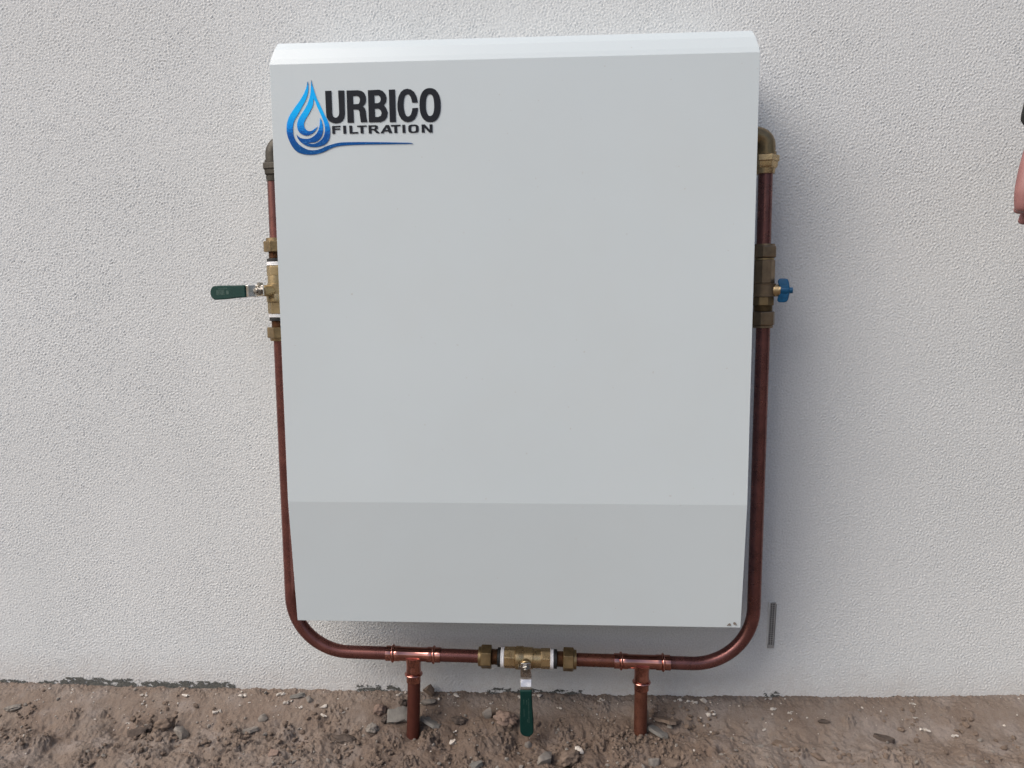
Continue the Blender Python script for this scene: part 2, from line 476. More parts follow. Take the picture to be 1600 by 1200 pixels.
def bare_strip(x0, x1, z0, z1, seed, dens=0.5, label=None):
    """a ragged strip at the foot of the wall where the white coat is missing"""
    st = .0014
    nx, nz = int((x1 - x0) / st), int((z1 - z0) / st)
    bm = bmesh.new()
    V = {}
    def vert(i, k):
        if (i, k) not in V: V[(i, k)] = bm.verts.new((x0 + i * st, -.0011 - .0004 * mnoise.noise((i * .5, k * .5, seed)), z0 + k * st))
        return V[(i, k)]
    for i in range(nx):
        for k in range(nz):
            u, w = i / nx, k / nz
            a = mnoise.fractal((i * .11 + seed * 13, k * .22, seed), 1.0, 2.0, 4) + .35 * mnoise.noise((i * .6, k * .6, seed + 5))
            edge = min(u, 1 - u) * 7
            top = 1 - w
            if a + .22 * (random.random() - .5) + dens + min(0, edge - .35) * .9 - (w ** 3) * .75 > 0:
                bm.faces.new((vert(i, k), vert(i + 1, k), vert(i + 1, k + 1), vert(i, k + 1)))
    return obj('bare_strip', bm, M['bare'], wall)

bare_strip(-1.075, -.898, -.012, .0115, 1.3, .48)
bare_strip(-.895, -.672, -.012, .0085, 2.7, .42)
bare_strip(-.405, -.300, -.012, .009, 4.1, .22)
bare_strip(-.115, .105, -.012, .010, 5.9, .20)
bare_strip(.478, .515, -.008, .014, 7.7, .25)
bare_strip(.745, .815, -.004, .009, 9.2, .20)
bare_strip(-1.22, -1.06, -.012, .004, 12.4, .10)

# the perforated weep strip, plastered into the wall
vt = empty('weep_vent', (.4905, 0, .109), 'narrow grey perforated plastic vent strip set upright in the wall beside the right pipe', 'vent')
bm = bmesh.new()
VX0, VX1, VZ0, VZ1 = .4838, .4985, .1095, .2095
lean = .0085
rows = 22
def vx(x, z): return x + lean * ((z - VZ0) / (VZ1 - VZ0)) * .35
bars = [(VX0, VX0 + .0017), (VX0 + .0050, VX0 + .0064), (VX0 + .0097, VX0 + .0124)]
def lean_box(bm, x0, x1, z0, z1, y0, y1):
    vs = [bm.verts.new((vx(x, z), y, z)) for z in (z0, z1) for x, y in ((x0, y0), (x1, y0), (x1, y1), (x0, y1))]
    for f in ((0, 1, 2, 3), (4, 5, 6, 7), (0, 1, 5, 4), (1, 2, 6, 5), (2, 3, 7, 6), (3, 0, 4, 7)): bm.faces.new([vs[i] for i in f])
for x0, x1 in bars: lean_box(bm, x0, x1, VZ0, VZ1, -.0030, -.0006)
pz = (VZ1 - VZ0 - .009) / rows
for k in range(rows + 1):
    z = VZ0 + .007 + k * pz
    lean_box(bm, VX0 + .0010, VX0 + .0100, z - .0007, z + .0007, -.0028, -.0014)
lean_box(bm, VX0 + .0002, VX1 - .0012, VZ0, VZ0 + .006, -.0028, -.0014)
obj('perforated_face', bm, M['vent'], vt)
bm = bmesh.new(); lean_box(bm, VX0 + .0004, VX0 + .0098, VZ0 + .003, VZ1 - .001, -.0012, -.0004); obj('cavity', bm, M['dark'], vt)
bm = bmesh.new(); lean_box(bm, VX0 + .0125, VX0 + .0138, VZ0 + .002, VZ1 - .004, -.0018, -.0004); obj('side_gap', bm, M['dark'], vt)
bm = bmesh.new()
for k in range(26):                      # ragged lip of render squeezed over the strip's left edge
    z = VZ0 + .01 + k * .0036
    w_ = .0016 + .0016 * mnoise.noise((k * .7, 3, 1)) + (.002 if k > 19 else 0)
    r_ = bmesh.ops.create_icosphere(bm, subdivisions=1, radius=1)
    for v in r_['verts']: v.co = Vector((vx(VX0 - .0006, z) + v.co.x * w_, -.0012 + v.co.y * .0018, z + v.co.z * .0028))
obj('render_lip', bm, M['wall'], vt, 180)

# ------------------------------------------------------------------ filter cabinet
XL, XR = -.4638, .3848
YF, YT, YB = -.1952, -.1757, -.1690
ZC1, ZT, ZC2, ZB = 1.2595, 1.301, .4719, .2286
cab = empty('filter_cabinet', ((XL + XR) / 2, -.1, ZB), 'large white metal water filter cabinet with blue drop emblem hung on the wall', 'cabinet')
def ring(y, z, ins): return [(XL + ins, y, z), (XR - ins, y, z)]
prof = [(.0, 1.306, .0095), (YT, ZT, .0095), (-.1835, 1.288, .0052), (-.1915, 1.2695, .0012), (YF, ZC1, 0), (YF, ZC2, 0), (YB - .0015, ZB, .0)]
bm = bmesh.new()
P = [[bm.verts.new(c) for c in ring(*p)] for p in prof]
low_in = [bm.verts.new((XL, -.150, ZB)), bm.verts.new((XR, -.150, ZB))]
for a, b in zip(P, P[1:]): bm.faces.new((a[0], a[1], b[1], b[0]))
B_ = [P[0]] + [[bm.verts.new((p[s_].co.x, 0, (p[s_].co.z if i < 6 else ZB + .12))) for s_ in (0, 1)] for i, p in enumerate(P) if i > 0]
bm.faces.new((P[-1][0], P[-1][1], low_in[1], low_in[0]))
for s_ in (0, 1):
    bm.faces.new((P[0][s_], P[1][s_], B_[1][s_]))
    for i in range(1, 6): bm.faces.new((P[i][s_], P[i + 1][s_], B_[i + 1][s_], B_[i][s_]))
    bm.faces.new((P[6][s_], low_in[s_], B_[6][s_]))
cover = obj('cover', bm, M['cover'], cab)
sol = cover.modifiers.new('sheet', 'SOLIDIFY'); sol.thickness = .0016; sol.offset = -1
bevel(cover, .0030, 4, 18)
bm = bmesh.new(); add_box(bm, (XL + .012, -.012, ZB + .14), (XR - .012, .0, 1.29)); obj('back_plate', bm, M['under'], cab)
bm = bmesh.new(); add_box(bm, (XL + .004, -.140, ZB + .006), (XR - .004, -.013, ZB + .010))
for v in bm.verts: v.co.z += .105 * (v.co.y + .14) / .127
obj('floor_panel', bm, M['under'], cab)

EMBLEM = [[[-0.3968,1.2294],[-0.3991,1.2197],[-0.4029,1.2111],[-0.4078,1.2031],[-0.4145,1.1939],[-0.4224,1.1843],[-0.4303,1.1735],[-0.4341,1.1659],[-0.4367,1.1577],[-0.4376,1.15],[-0.4374,1.1423],[-0.4354,1.1335],[-0.4318,1.1246],[-0.4263,1.1156],[-0.4196,1.1094],[-0.4105,1.1059],[-0.4001,1.1043],[-0.3886,1.1046],[-0.3769,1.107],[-0.3675,1.1105],[-0.3596,1.1142],[-0.3478,1.1177],[-0.3284,1.1194],[-0.3026,1.1199],[-0.2639,1.1198],[-0.2382,1.1197],[-0.2115,1.1197],[-0.2177,1.1214],[-0.2382,1.1222],[-0.2638,1.1232],[-0.3027,1.1243],[-0.3283,1.1245],[-0.3412,1.1242],[-0.3511,1.1226],[-0.3673,1.1183],[-0.3743,1.1152],[-0.3831,1.1126],[-0.3918,1.1119],[-0.4004,1.1129],[-0.4089,1.1169],[-0.4173,1.1232],[-0.4228,1.1305],[-0.4259,1.1393],[-0.4263,1.1493],[-0.4252,1.1575],[-0.4226,1.1646],[-0.4171,1.1727],[-0.4085,1.1862],[-0.4023,1.1964],[-0.3985,1.205],[-0.3961,1.2142],[-0.3956,1.2223],[-0.3961,1.2283]],[[-0.3901,1.2325],[-0.3909,1.2239],[-0.3915,1.2157],[-0.3929,1.2071],[-0.3953,1.1984],[-0.3991,1.1903],[-0.404,1.1822],[-0.4107,1.1731],[-0.4144,1.1677],[-0.4176,1.1606],[-0.4184,1.154],[-0.4175,1.148],[-0.4137,1.1419],[-0.4069,1.1381],[-0.4,1.1374],[-0.393,1.1398],[-0.3871,1.1441],[-0.3812,1.1524],[-0.3857,1.1495],[-0.3916,1.1458],[-0.3963,1.1448],[-0.4008,1.1462],[-0.4047,1.1499],[-0.4062,1.1549],[-0.4055,1.1598],[-0.4023,1.1663],[-0.3981,1.1723],[-0.3932,1.1804],[-0.3888,1.1885],[-0.3872,1.1999],[-0.384,1.1944],[-0.3814,1.1867],[-0.3751,1.1723],[-0.3719,1.1646],[-0.3693,1.1563],[-0.3685,1.1487],[-0.3693,1.141],[-0.3725,1.1334],[-0.3785,1.1274],[-0.3855,1.1237],[-0.3925,1.1227],[-0.4011,1.1245],[-0.3941,1.1252],[-0.3878,1.1256],[-0.3807,1.1291],[-0.3753,1.1351],[-0.3727,1.1422],[-0.3722,1.1487],[-0.3728,1.1564],[-0.3748,1.1636],[-0.3765,1.1674],[-0.3772,1.1609],[-0.3783,1.1527],[-0.3819,1.1434],[-0.3879,1.137],[-0.3956,1.1327],[-0.4025,1.1317],[-0.4106,1.1327],[-0.4163,1.1355],[-0.4204,1.1398],[-0.4181,1.1331],[-0.4132,1.1264],[-0.4058,1.1213],[-0.3984,1.1184],[-0.3887,1.1173],[-0.38,1.1181],[-0.3712,1.1207],[-0.3653,1.125],[-0.361,1.132],[-0.3598,1.1408],[-0.3598,1.1496],[-0.3618,1.1578],[-0.365,1.1661],[-0.3682,1.1716],[-0.3756,1.1882],[-0.3804,1.1981],[-0.3835,1.2069],[-0.3866,1.2167],[-0.3891,1.2265]]]
NAME_LETTERS = [[[[-0.366,1.2128],[-0.3549,1.2129],[-0.3548,1.1755],[-0.3539,1.1707],[-0.3519,1.1679],[-0.3487,1.1668],[-0.3454,1.1678],[-0.3428,1.1711],[-0.3421,1.1752],[-0.3428,1.2129],[-0.3319,1.2128],[-0.332,1.1736],[-0.3333,1.1661],[-0.3371,1.1608],[-0.3422,1.1581],[-0.3486,1.1572],[-0.3551,1.1584],[-0.3614,1.1619],[-0.3648,1.1675],[-0.3656,1.1757]]],[[[-0.3278,1.2126],[-0.3068,1.2126],[-0.3005,1.211],[-0.2963,1.2075],[-0.294,1.202],[-0.2938,1.1952],[-0.2954,1.1898],[-0.2998,1.1852],[-0.2964,1.1824],[-0.2947,1.1769],[-0.294,1.1667],[-0.2924,1.1585],[-0.3039,1.1582],[-0.305,1.1669],[-0.3058,1.1758],[-0.3071,1.1792],[-0.31,1.1803],[-0.3167,1.1804],[-0.3164,1.1579],[-0.3277,1.1578]],[[-0.3167,1.2032],[-0.31,1.2034],[-0.3061,1.2016],[-0.3044,1.1975],[-0.3049,1.1928],[-0.3072,1.1894],[-0.3104,1.1892],[-0.3167,1.1892]]],[[[-0.2899,1.2122],[-0.2699,1.2127],[-0.2638,1.2105],[-0.2591,1.2053],[-0.2571,1.1985],[-0.2583,1.1917],[-0.2623,1.1864],[-0.2583,1.1815],[-0.2557,1.1741],[-0.2572,1.166],[-0.2617,1.1606],[-0.2674,1.1582],[-0.2699,1.1578],[-0.2896,1.1579]],[[-0.2788,1.2034],[-0.2723,1.2036],[-0.2684,1.2008],[-0.2674,1.196],[-0.269,1.192],[-0.2727,1.19],[-0.2787,1.19]],[[-0.2787,1.1807],[-0.2722,1.1811],[-0.268,1.1777],[-0.2664,1.1729],[-0.2683,1.1682],[-0.2726,1.1666],[-0.2784,1.1665]]],[[[-0.2528,1.2123],[-0.2418,1.2125],[-0.2415,1.1574],[-0.2524,1.1575]]],[[[-0.2021,1.1898],[-0.204,1.1993],[-0.2081,1.2075],[-0.2136,1.2117],[-0.2199,1.2132],[-0.2263,1.212],[-0.2321,1.2074],[-0.2362,1.1994],[-0.2383,1.1886],[-0.2381,1.1784],[-0.2359,1.1689],[-0.2318,1.162],[-0.2269,1.1582],[-0.2206,1.1567],[-0.2141,1.1579],[-0.2084,1.1615],[-0.2043,1.1682],[-0.2023,1.1763],[-0.2019,1.1807],[-0.2119,1.1802],[-0.2127,1.1752],[-0.2146,1.1698],[-0.2175,1.1668],[-0.2203,1.1662],[-0.2235,1.1679],[-0.2258,1.1734],[-0.2271,1.1809],[-0.2274,1.1877],[-0.2263,1.1958],[-0.2245,1.2012],[-0.2219,1.2035],[-0.2191,1.2041],[-0.2163,1.2023],[-0.2139,1.1982],[-0.212,1.1896]]],[[[-0.1619,1.1848],[-0.162,1.1791],[-0.1626,1.1744],[-0.1636,1.1703],[-0.1649,1.1667],[-0.1666,1.1635],[-0.1687,1.1608],[-0.171,1.1587],[-0.1737,1.1572],[-0.1767,1.1563],[-0.1805,1.156],[-0.1842,1.1563],[-0.1872,1.1572],[-0.1899,1.1587],[-0.1923,1.1608],[-0.1943,1.1635],[-0.1961,1.1667],[-0.1974,1.1703],[-0.1984,1.1744],[-0.199,1.1791],[-0.1992,1.1848],[-0.199,1.1905],[-0.1985,1.1951],[-0.1975,1.1992],[-0.1961,1.2029],[-0.1944,1.206],[-0.1924,1.2086],[-0.19,1.2107],[-0.1873,1.2122],[-0.1843,1.2131],[-0.1806,1.2134],[-0.1769,1.2131],[-0.1739,1.2122],[-0.1712,1.2107],[-0.1689,1.2086],[-0.1668,1.206],[-0.1651,1.2028],[-0.1637,1.1992],[-0.1627,1.1951],[-0.1621,1.1905]],[[-0.1733,1.1848],[-0.1733,1.1811],[-0.1736,1.1781],[-0.174,1.1754],[-0.1745,1.1731],[-0.1752,1.171],[-0.176,1.1693],[-0.1769,1.1679],[-0.178,1.167],[-0.1792,1.1664],[-0.1806,1.1662],[-0.1821,1.1664],[-0.1833,1.167],[-0.1844,1.1679],[-0.1853,1.1693],[-0.1861,1.171],[-0.1868,1.1731],[-0.1874,1.1754],[-0.1878,1.1781],[-0.188,1.1811],[-0.1881,1.1848],[-0.188,1.1885],[-0.1878,1.1915],[-0.1874,1.1941],[-0.1869,1.1965],[-0.1862,1.1985],[-0.1854,1.2002],[-0.1844,1.2016],[-0.1834,1.2026],[-0.1822,1.2031],[-0.1807,1.2033],[-0.1793,1.2031],[-0.1781,1.2026],[-0.177,1.2016],[-0.1761,1.2002],[-0.1752,1.1985],[-0.1746,1.1965],[-0.174,1.1941],[-0.1736,1.1915],[-0.1734,1.1885]]]]
TAG_LETTERS = [[[[-0.3557,1.1528],[-0.3406,1.153],[-0.3406,1.1508],[-0.3509,1.1505],[-0.3508,1.1485],[-0.3416,1.1486],[-0.3417,1.1464],[-0.3507,1.1463],[-0.3507,1.1396],[-0.3556,1.1395]]],[[[-0.3361,1.1529],[-0.3309,1.1531],[-0.3307,1.1395],[-0.3357,1.1393]]],[[[-0.325,1.1528],[-0.3198,1.1528],[-0.3198,1.1415],[-0.3093,1.1418],[-0.3092,1.1393],[-0.3246,1.1391]]],[[[-0.3108,1.1526],[-0.2938,1.1528],[-0.2939,1.1506],[-0.2999,1.1505],[-0.2998,1.1393],[-0.3049,1.1391],[-0.3051,1.1504],[-0.3109,1.1503]]],[[[-0.2906,1.1526],[-0.2771,1.1527],[-0.274,1.1512],[-0.2741,1.1471],[-0.2773,1.1453],[-0.2705,1.139],[-0.2765,1.139],[-0.2819,1.1444],[-0.2853,1.1444],[-0.2852,1.139],[-0.2904,1.1389]],[[-0.2855,1.1504],[-0.28,1.1506],[-0.2788,1.1488],[-0.2801,1.1466],[-0.2854,1.1466]]],[[[-0.2597,1.1526],[-0.254,1.1526],[-0.2486,1.1389],[-0.2544,1.1389],[-0.2559,1.1418],[-0.2627,1.1417],[-0.264,1.1388],[-0.2696,1.1388]],[[-0.258,1.1489],[-0.2563,1.1443],[-0.2615,1.1442]]],[[[-0.2508,1.1525],[-0.2336,1.1526],[-0.2336,1.1504],[-0.2398,1.1502],[-0.2397,1.1388],[-0.2448,1.1388],[-0.2449,1.1501],[-0.2509,1.15]]],[[[-0.2304,1.1524],[-0.2255,1.1524],[-0.2252,1.1386],[-0.2303,1.1386]]],[[[-0.2016,1.1454],[-0.2016,1.1429],[-0.2018,1.1418],[-0.2021,1.1409],[-0.2026,1.1402],[-0.2032,1.1396],[-0.204,1.1392],[-0.2049,1.1388],[-0.206,1.1386],[-0.2076,1.1384],[-0.2107,1.1384],[-0.2139,1.1384],[-0.2154,1.1386],[-0.2166,1.1388],[-0.2175,1.1392],[-0.2183,1.1396],[-0.2189,1.1402],[-0.2194,1.1409],[-0.2197,1.1418],[-0.2199,1.1429],[-0.2199,1.1453],[-0.2199,1.1478],[-0.2197,1.1489],[-0.2194,1.1498],[-0.2189,1.1505],[-0.2183,1.1511],[-0.2175,1.1515],[-0.2166,1.1519],[-0.2154,1.1521],[-0.2139,1.1523],[-0.2107,1.1523],[-0.2076,1.1523],[-0.206,1.1522],[-0.2049,1.1519],[-0.204,1.1516],[-0.2032,1.1511],[-0.2026,1.1505],[-0.2021,1.1498],[-0.2018,1.1489],[-0.2016,1.1478]],[[-0.2065,1.1454],[-0.2066,1.1437],[-0.2066,1.143],[-0.2068,1.1424],[-0.207,1.1419],[-0.2073,1.1415],[-0.2076,1.1412],[-0.2081,1.141],[-0.2086,1.1408],[-0.2093,1.1407],[-0.2107,1.1407],[-0.2122,1.1407],[-0.2129,1.1408],[-0.2134,1.141],[-0.2139,1.1412],[-0.2142,1.1415],[-0.2145,1.1419],[-0.2147,1.1424],[-0.2148,1.143],[-0.2149,1.1437],[-0.215,1.1454],[-0.2149,1.147],[-0.2148,1.1477],[-0.2147,1.1483],[-0.2145,1.1488],[-0.2142,1.1492],[-0.2139,1.1495],[-0.2134,1.1497],[-0.2129,1.1499],[-0.2122,1.15],[-0.2107,1.15],[-0.2093,1.15],[-0.2086,1.1499],[-0.2081,1.1497],[-0.2076,1.1495],[-0.2073,1.1492],[-0.207,1.1488],[-0.2068,1.1483],[-0.2066,1.1477],[-0.2066,1.147]]],[[[-0.1963,1.1521],[-0.1904,1.1522],[-0.1821,1.1432],[-0.1823,1.152],[-0.1772,1.1522],[-0.1771,1.1384],[-0.1828,1.1383],[-0.1914,1.1471],[-0.1911,1.1385],[-0.1962,1.1384]]]]

def flat_poly(name, loops, y, mat, parent, th=.0004):
    cu = bpy.data.curves.new(name, 'CURVE'); cu.dimensions = '2D'; cu.fill_mode = 'BOTH'; cu.extrude = th / 2
    for lp in loops:
        sp = cu.splines.new('POLY'); sp.points.add(len(lp) - 1); sp.use_cyclic_u = True
        for p, (a, b) in zip(sp.points, lp): p.co = (a, b, 0, 1)
    tmp = bpy.data.objects.new('tmp', cu); COL.objects.link(tmp)
    dg = bpy.context.evaluated_depsgraph_get()
    me = bpy.data.meshes.new_from_object(tmp.evaluated_get(dg))
    bpy.data.objects.remove(tmp); bpy.data.curves.remove(cu)
    me.transform(Matrix(((1, 0, 0, 0), (0, 0, 1, y), (0, 1, 0, 0), (0, 0, 0, 1))))
    me.materials.clear(); me.name = name
    return link(name, me, mat, parent)

def smooth_loop(lp, k=4):
    """Catmull-Rom through the traced points, keeping the sharp tips"""
    n = len(lp); out = []
    pts = [Vector(p) for p in lp]
    def tip(i):
        a, b = pts[i] - pts[i - 1], pts[(i + 1) % n] - pts[i]
        return a.normalized().dot(b.normalized()) < .35
    tips = [tip(i) for i in range(n)]
    for i in range(n):
        p0, p1, p2, p3 = pts[i - 1], pts[i], pts[(i + 1) % n], pts[(i + 2) % n]
        if tips[i]: p0 = p1 * 2 - p2
        if tips[(i + 1) % n]: p3 = p2 * 2 - p1
        for s in range(k):
            t = s / k
            out.append(tuple(.5 * ((2 * p1) + (p2 - p0) * t + (2 * p0 - 5 * p1 + 4 * p2 - p3) * t * t + (3 * p1 - p0 - 3 * p2 + p3) * t ** 3)))
    return out
zs = [p[1] for lp in EMBLEM for p in lp]
M['emblem'] = emblem_material(min(zs), max(zs))
em = flat_poly('drop_emblem', [smooth_loop(EMBLEM[1])], YF - .0008, M['emblem'], cab)
em['label'] = 'blue water drop emblem with a white crescent inside'
em2 = flat_poly('emblem_swoosh', [smooth_loop(EMBLEM[0])], YF - .0008, M['emblem'], cab)
em2['label'] = 'blue outer drop stroke running out into a long tail'
for g in NAME_LETTERS: flat_poly('letter', g, YF - .0008, M['ink'], cab)
for g in TAG_LETTERS: flat_poly('small_letter', g, YF - .0008, M['ink'], cab)

bm = bmesh.new()                         # chips in the coat at the lower right corner
def blob(bm, c, r, n=9):
    vs = []
    for i in range(n):
        a = 2 * math.pi * i / n; k = r * random.uniform(.6, 1.25)
        vs.append(bm.verts.new((c[0] + k * math.cos(a), c[1], c[2] + k * math.sin(a))))
    bm.faces.new(vs)
for cx, cz, r in ((.3640, .2350, .0028), (.3605, .2335, .0014), (.3735, .2375, .0027), (.3760, .2350, .0013)):
    blob(bm, (cx, YB - .0032, cz), r)
obj('coat_chip', bm, M['chip'], cab)['label'] = 'small chips in the white coat at the lower right corner'

# ------------------------------------------------------------------ plumbing
YP = -.090
RP = .0132
XPL, XPR = -.5035, .4300
def zh(x): return .1205 - .0150 * x      # the cross pipe dips slightly to the right

def arc(c, r, a0, a1, n=18):
    return [(c[0] + r * math.cos(a0 + (a1 - a0) * i / n), YP, c[1] + r * math.sin(a0 + (a1 - a0) * i / n)) for i in range(n + 1)]

def straight(p, q, n=14): return [tuple(Vector(p).lerp(Vector(q), i / n)) for i in range(n)]

def pipe(name, pts, mat, label, group='copper pipes round the cabinet', r=RP):
    bm = bmesh.new(); add_tube(bm, pts, r, 32)
    return tag(obj(name, bm, mat, None, 60), label, 'pipe', group)

RB = .118
pipe('copper_pipe', straight((XPL + .0005, YP, 1.078), (-.5030, YP, .9600), 6) + [(-.5030, YP, .9600)], M['cu_right'],
     'short dark copper pipe between the blackened elbow and the upper left valve nut')
pipe('copper_pipe', straight((-.5040, YP, .772), (XPL, YP, zh(XPL) + RB), 20) + arc((XPL + RB, zh(-.4) + RB), RB, math.pi, 1.5 * math.pi)
     + [(-.30, YP, zh(-.30))], M['cu_left'],
     'long brown copper pipe curving from the left valve down under the cabinet')
pipe('copper_pipe', straight((.4278, YP, 1.080), (.4282, YP, .938), 8) + [(.4282, YP, .938)], M['cu_right'],
     'short purple-brown copper pipe between the brass elbow and the right valve')
pipe('copper_pipe', straight((.4318, YP, .797), (XPR, YP, zh(XPR) + RB), 24) + arc((XPR - RB, zh(.3) + RB), RB, 0, -.5 * math.pi)
     + [(.262, YP, zh(.262))], M['cu_right'],
     'long dark copper pipe curving from the blue-handled valve down under the cabinet')
pipe('copper_pipe', [(-.205, YP, zh(-.205)), (-.160, YP, zh(-.16)), (-.106, YP, zh(-.106))], M['cu_left'],
     'short brown copper pipe between the left tee and the bottom valve')
pipe('copper_pipe', [(.070, YP, zh(.07)), (.11, YP, zh(.11)), (.165, YP, zh(.165))], M['cu_mid'],
     'short mottled copper pipe between the bottom valve and the right tee')
pipe('copper_pipe', [(-.2535, YP, .080), (-.2555, YP, .02), (-.2600, YP, -.085)], M['cu_stub'],
     'reddish matt copper pipe going into the soil below the left tee', 'copper risers going into the soil')
pipe('copper_pipe', [(.2100, YP, .080), (.2098, YP, .02), (.2092, YP, -.080)], M['cu_stub2'],
     'spotted copper pipe going into the soil below the right tee', 'copper risers going into the soil')

def bead_profile(t, w, r0, r1, n=6):
    return [(t + w * i / n, r0 + (r1 - r0) * math.sin(math.pi * i / n) ** .8) for i in range(n + 1)]

def tee(cx, label):
    cz = zh(cx)
    root = empty('tee_fitting', (cx, YP, cz), label, 'pipe fitting', 'bright copper press tees on the cross pipe')
    slope = Vector((1, 0, -.0150)).normalized()
    bm = bmesh.new()
    L = .056
    pr = [(-L, RP + .0002), (-L, RP + .0020), (-.046, RP + .0020)] + bead_profile(-.0455, .0070, RP + .0018, RP + .0052) + \
         [(-.0375, RP + .0022), (-.030, RP + .0022), (-.0265, RP + .0010), (.0265, RP + .0010), (.030, RP + .0022), (.0375, RP + .0022)] + \
         bead_profile(.0385, .0070, RP + .0018, RP + .0052) + [(.0463, RP + .0020), (L, RP + .0020), (L, RP + .0002)]
    add_lathe(bm, (cx, YP, cz), slope, pr, 36)
    obj('tee_run', bm, M['cu_bright'], root, 40)
    bm = bmesh.new()
    dn = Vector((-.02 if cx < 0 else -.004, 0, -1)).normalized()
    flare = [(.004, .0200), (.012, .0165), (.018, RP + .0020), (.026, RP + .0016), (.034, RP + .0022), (.0385, RP + .0022)] + \
        bead_profile(.039, .0065, RP + .0020, RP + .0055) + [(.0460, RP + .0016), (.0585, RP + .0016), (.0585, RP + .0002)]
    add_lathe(bm, (cx, YP, cz), dn, flare, 36)
    obj('tee_branch', bm, M['cu_bright'], root, 40)
    return root
tee(-.2535, 'bright copper tee above the reddish pipe left of the green lever')
tee(.2110, 'bright copper tee above the spotted pipe right of the green lever')

def cyl(name, org, ax, prof, mat, parent, n=36, phase=0, smooth=35, bev=0):
    bm = bmesh.new(); add_lathe(bm, org, ax, prof, n, phase)
    o = obj(name, bm, mat, parent, smooth if n > 12 else None)
    if bev: bevel(o, bev, 2, 25)
    return o

def nut_end(root, org, ax, t, s, mats, ring_mats=True):
    """compression nut on a valve: from t outwards along s (+1/-1): seal, tail, hex nut, collar"""
    T = lambda d: t + s * d
    cyl('thread_tape', org, ax, [(T(0), .0185), (T(.001), .0205), (T(.0035), .0198), (T(.0060), .0204), (T(.0075), .0185)], M['tape'], root)
    cyl('seal_ring', org, ax, [(T(.0075), .0150), (T(.0076), .0190), (T(.0138), .0190), (T(.0140), .0150)], M['seal'], root, bev=.0006)
    pr = []
    for k in range(6): pr += [(T(.0140 + k * .0019), .0146), (T(.0149 + k * .0019), .0160)]
    cyl('threaded_tail', org, ax, pr + [(T(.0262), .0146)], M['thread'], root)
    cyl('hex_nut', org, ax, [(T(.0262), .0200), (T(.0270), .0243), (T(.0460), .0243), (T(.0478), .0225)], mats[0], root, 6, math.radians(20), bev=.0008)
    cyl('nut_collar', org, ax, [(T(.0478), .0195), (T(.0530), .0190), (T(.0535), RP)], mats[0], root)

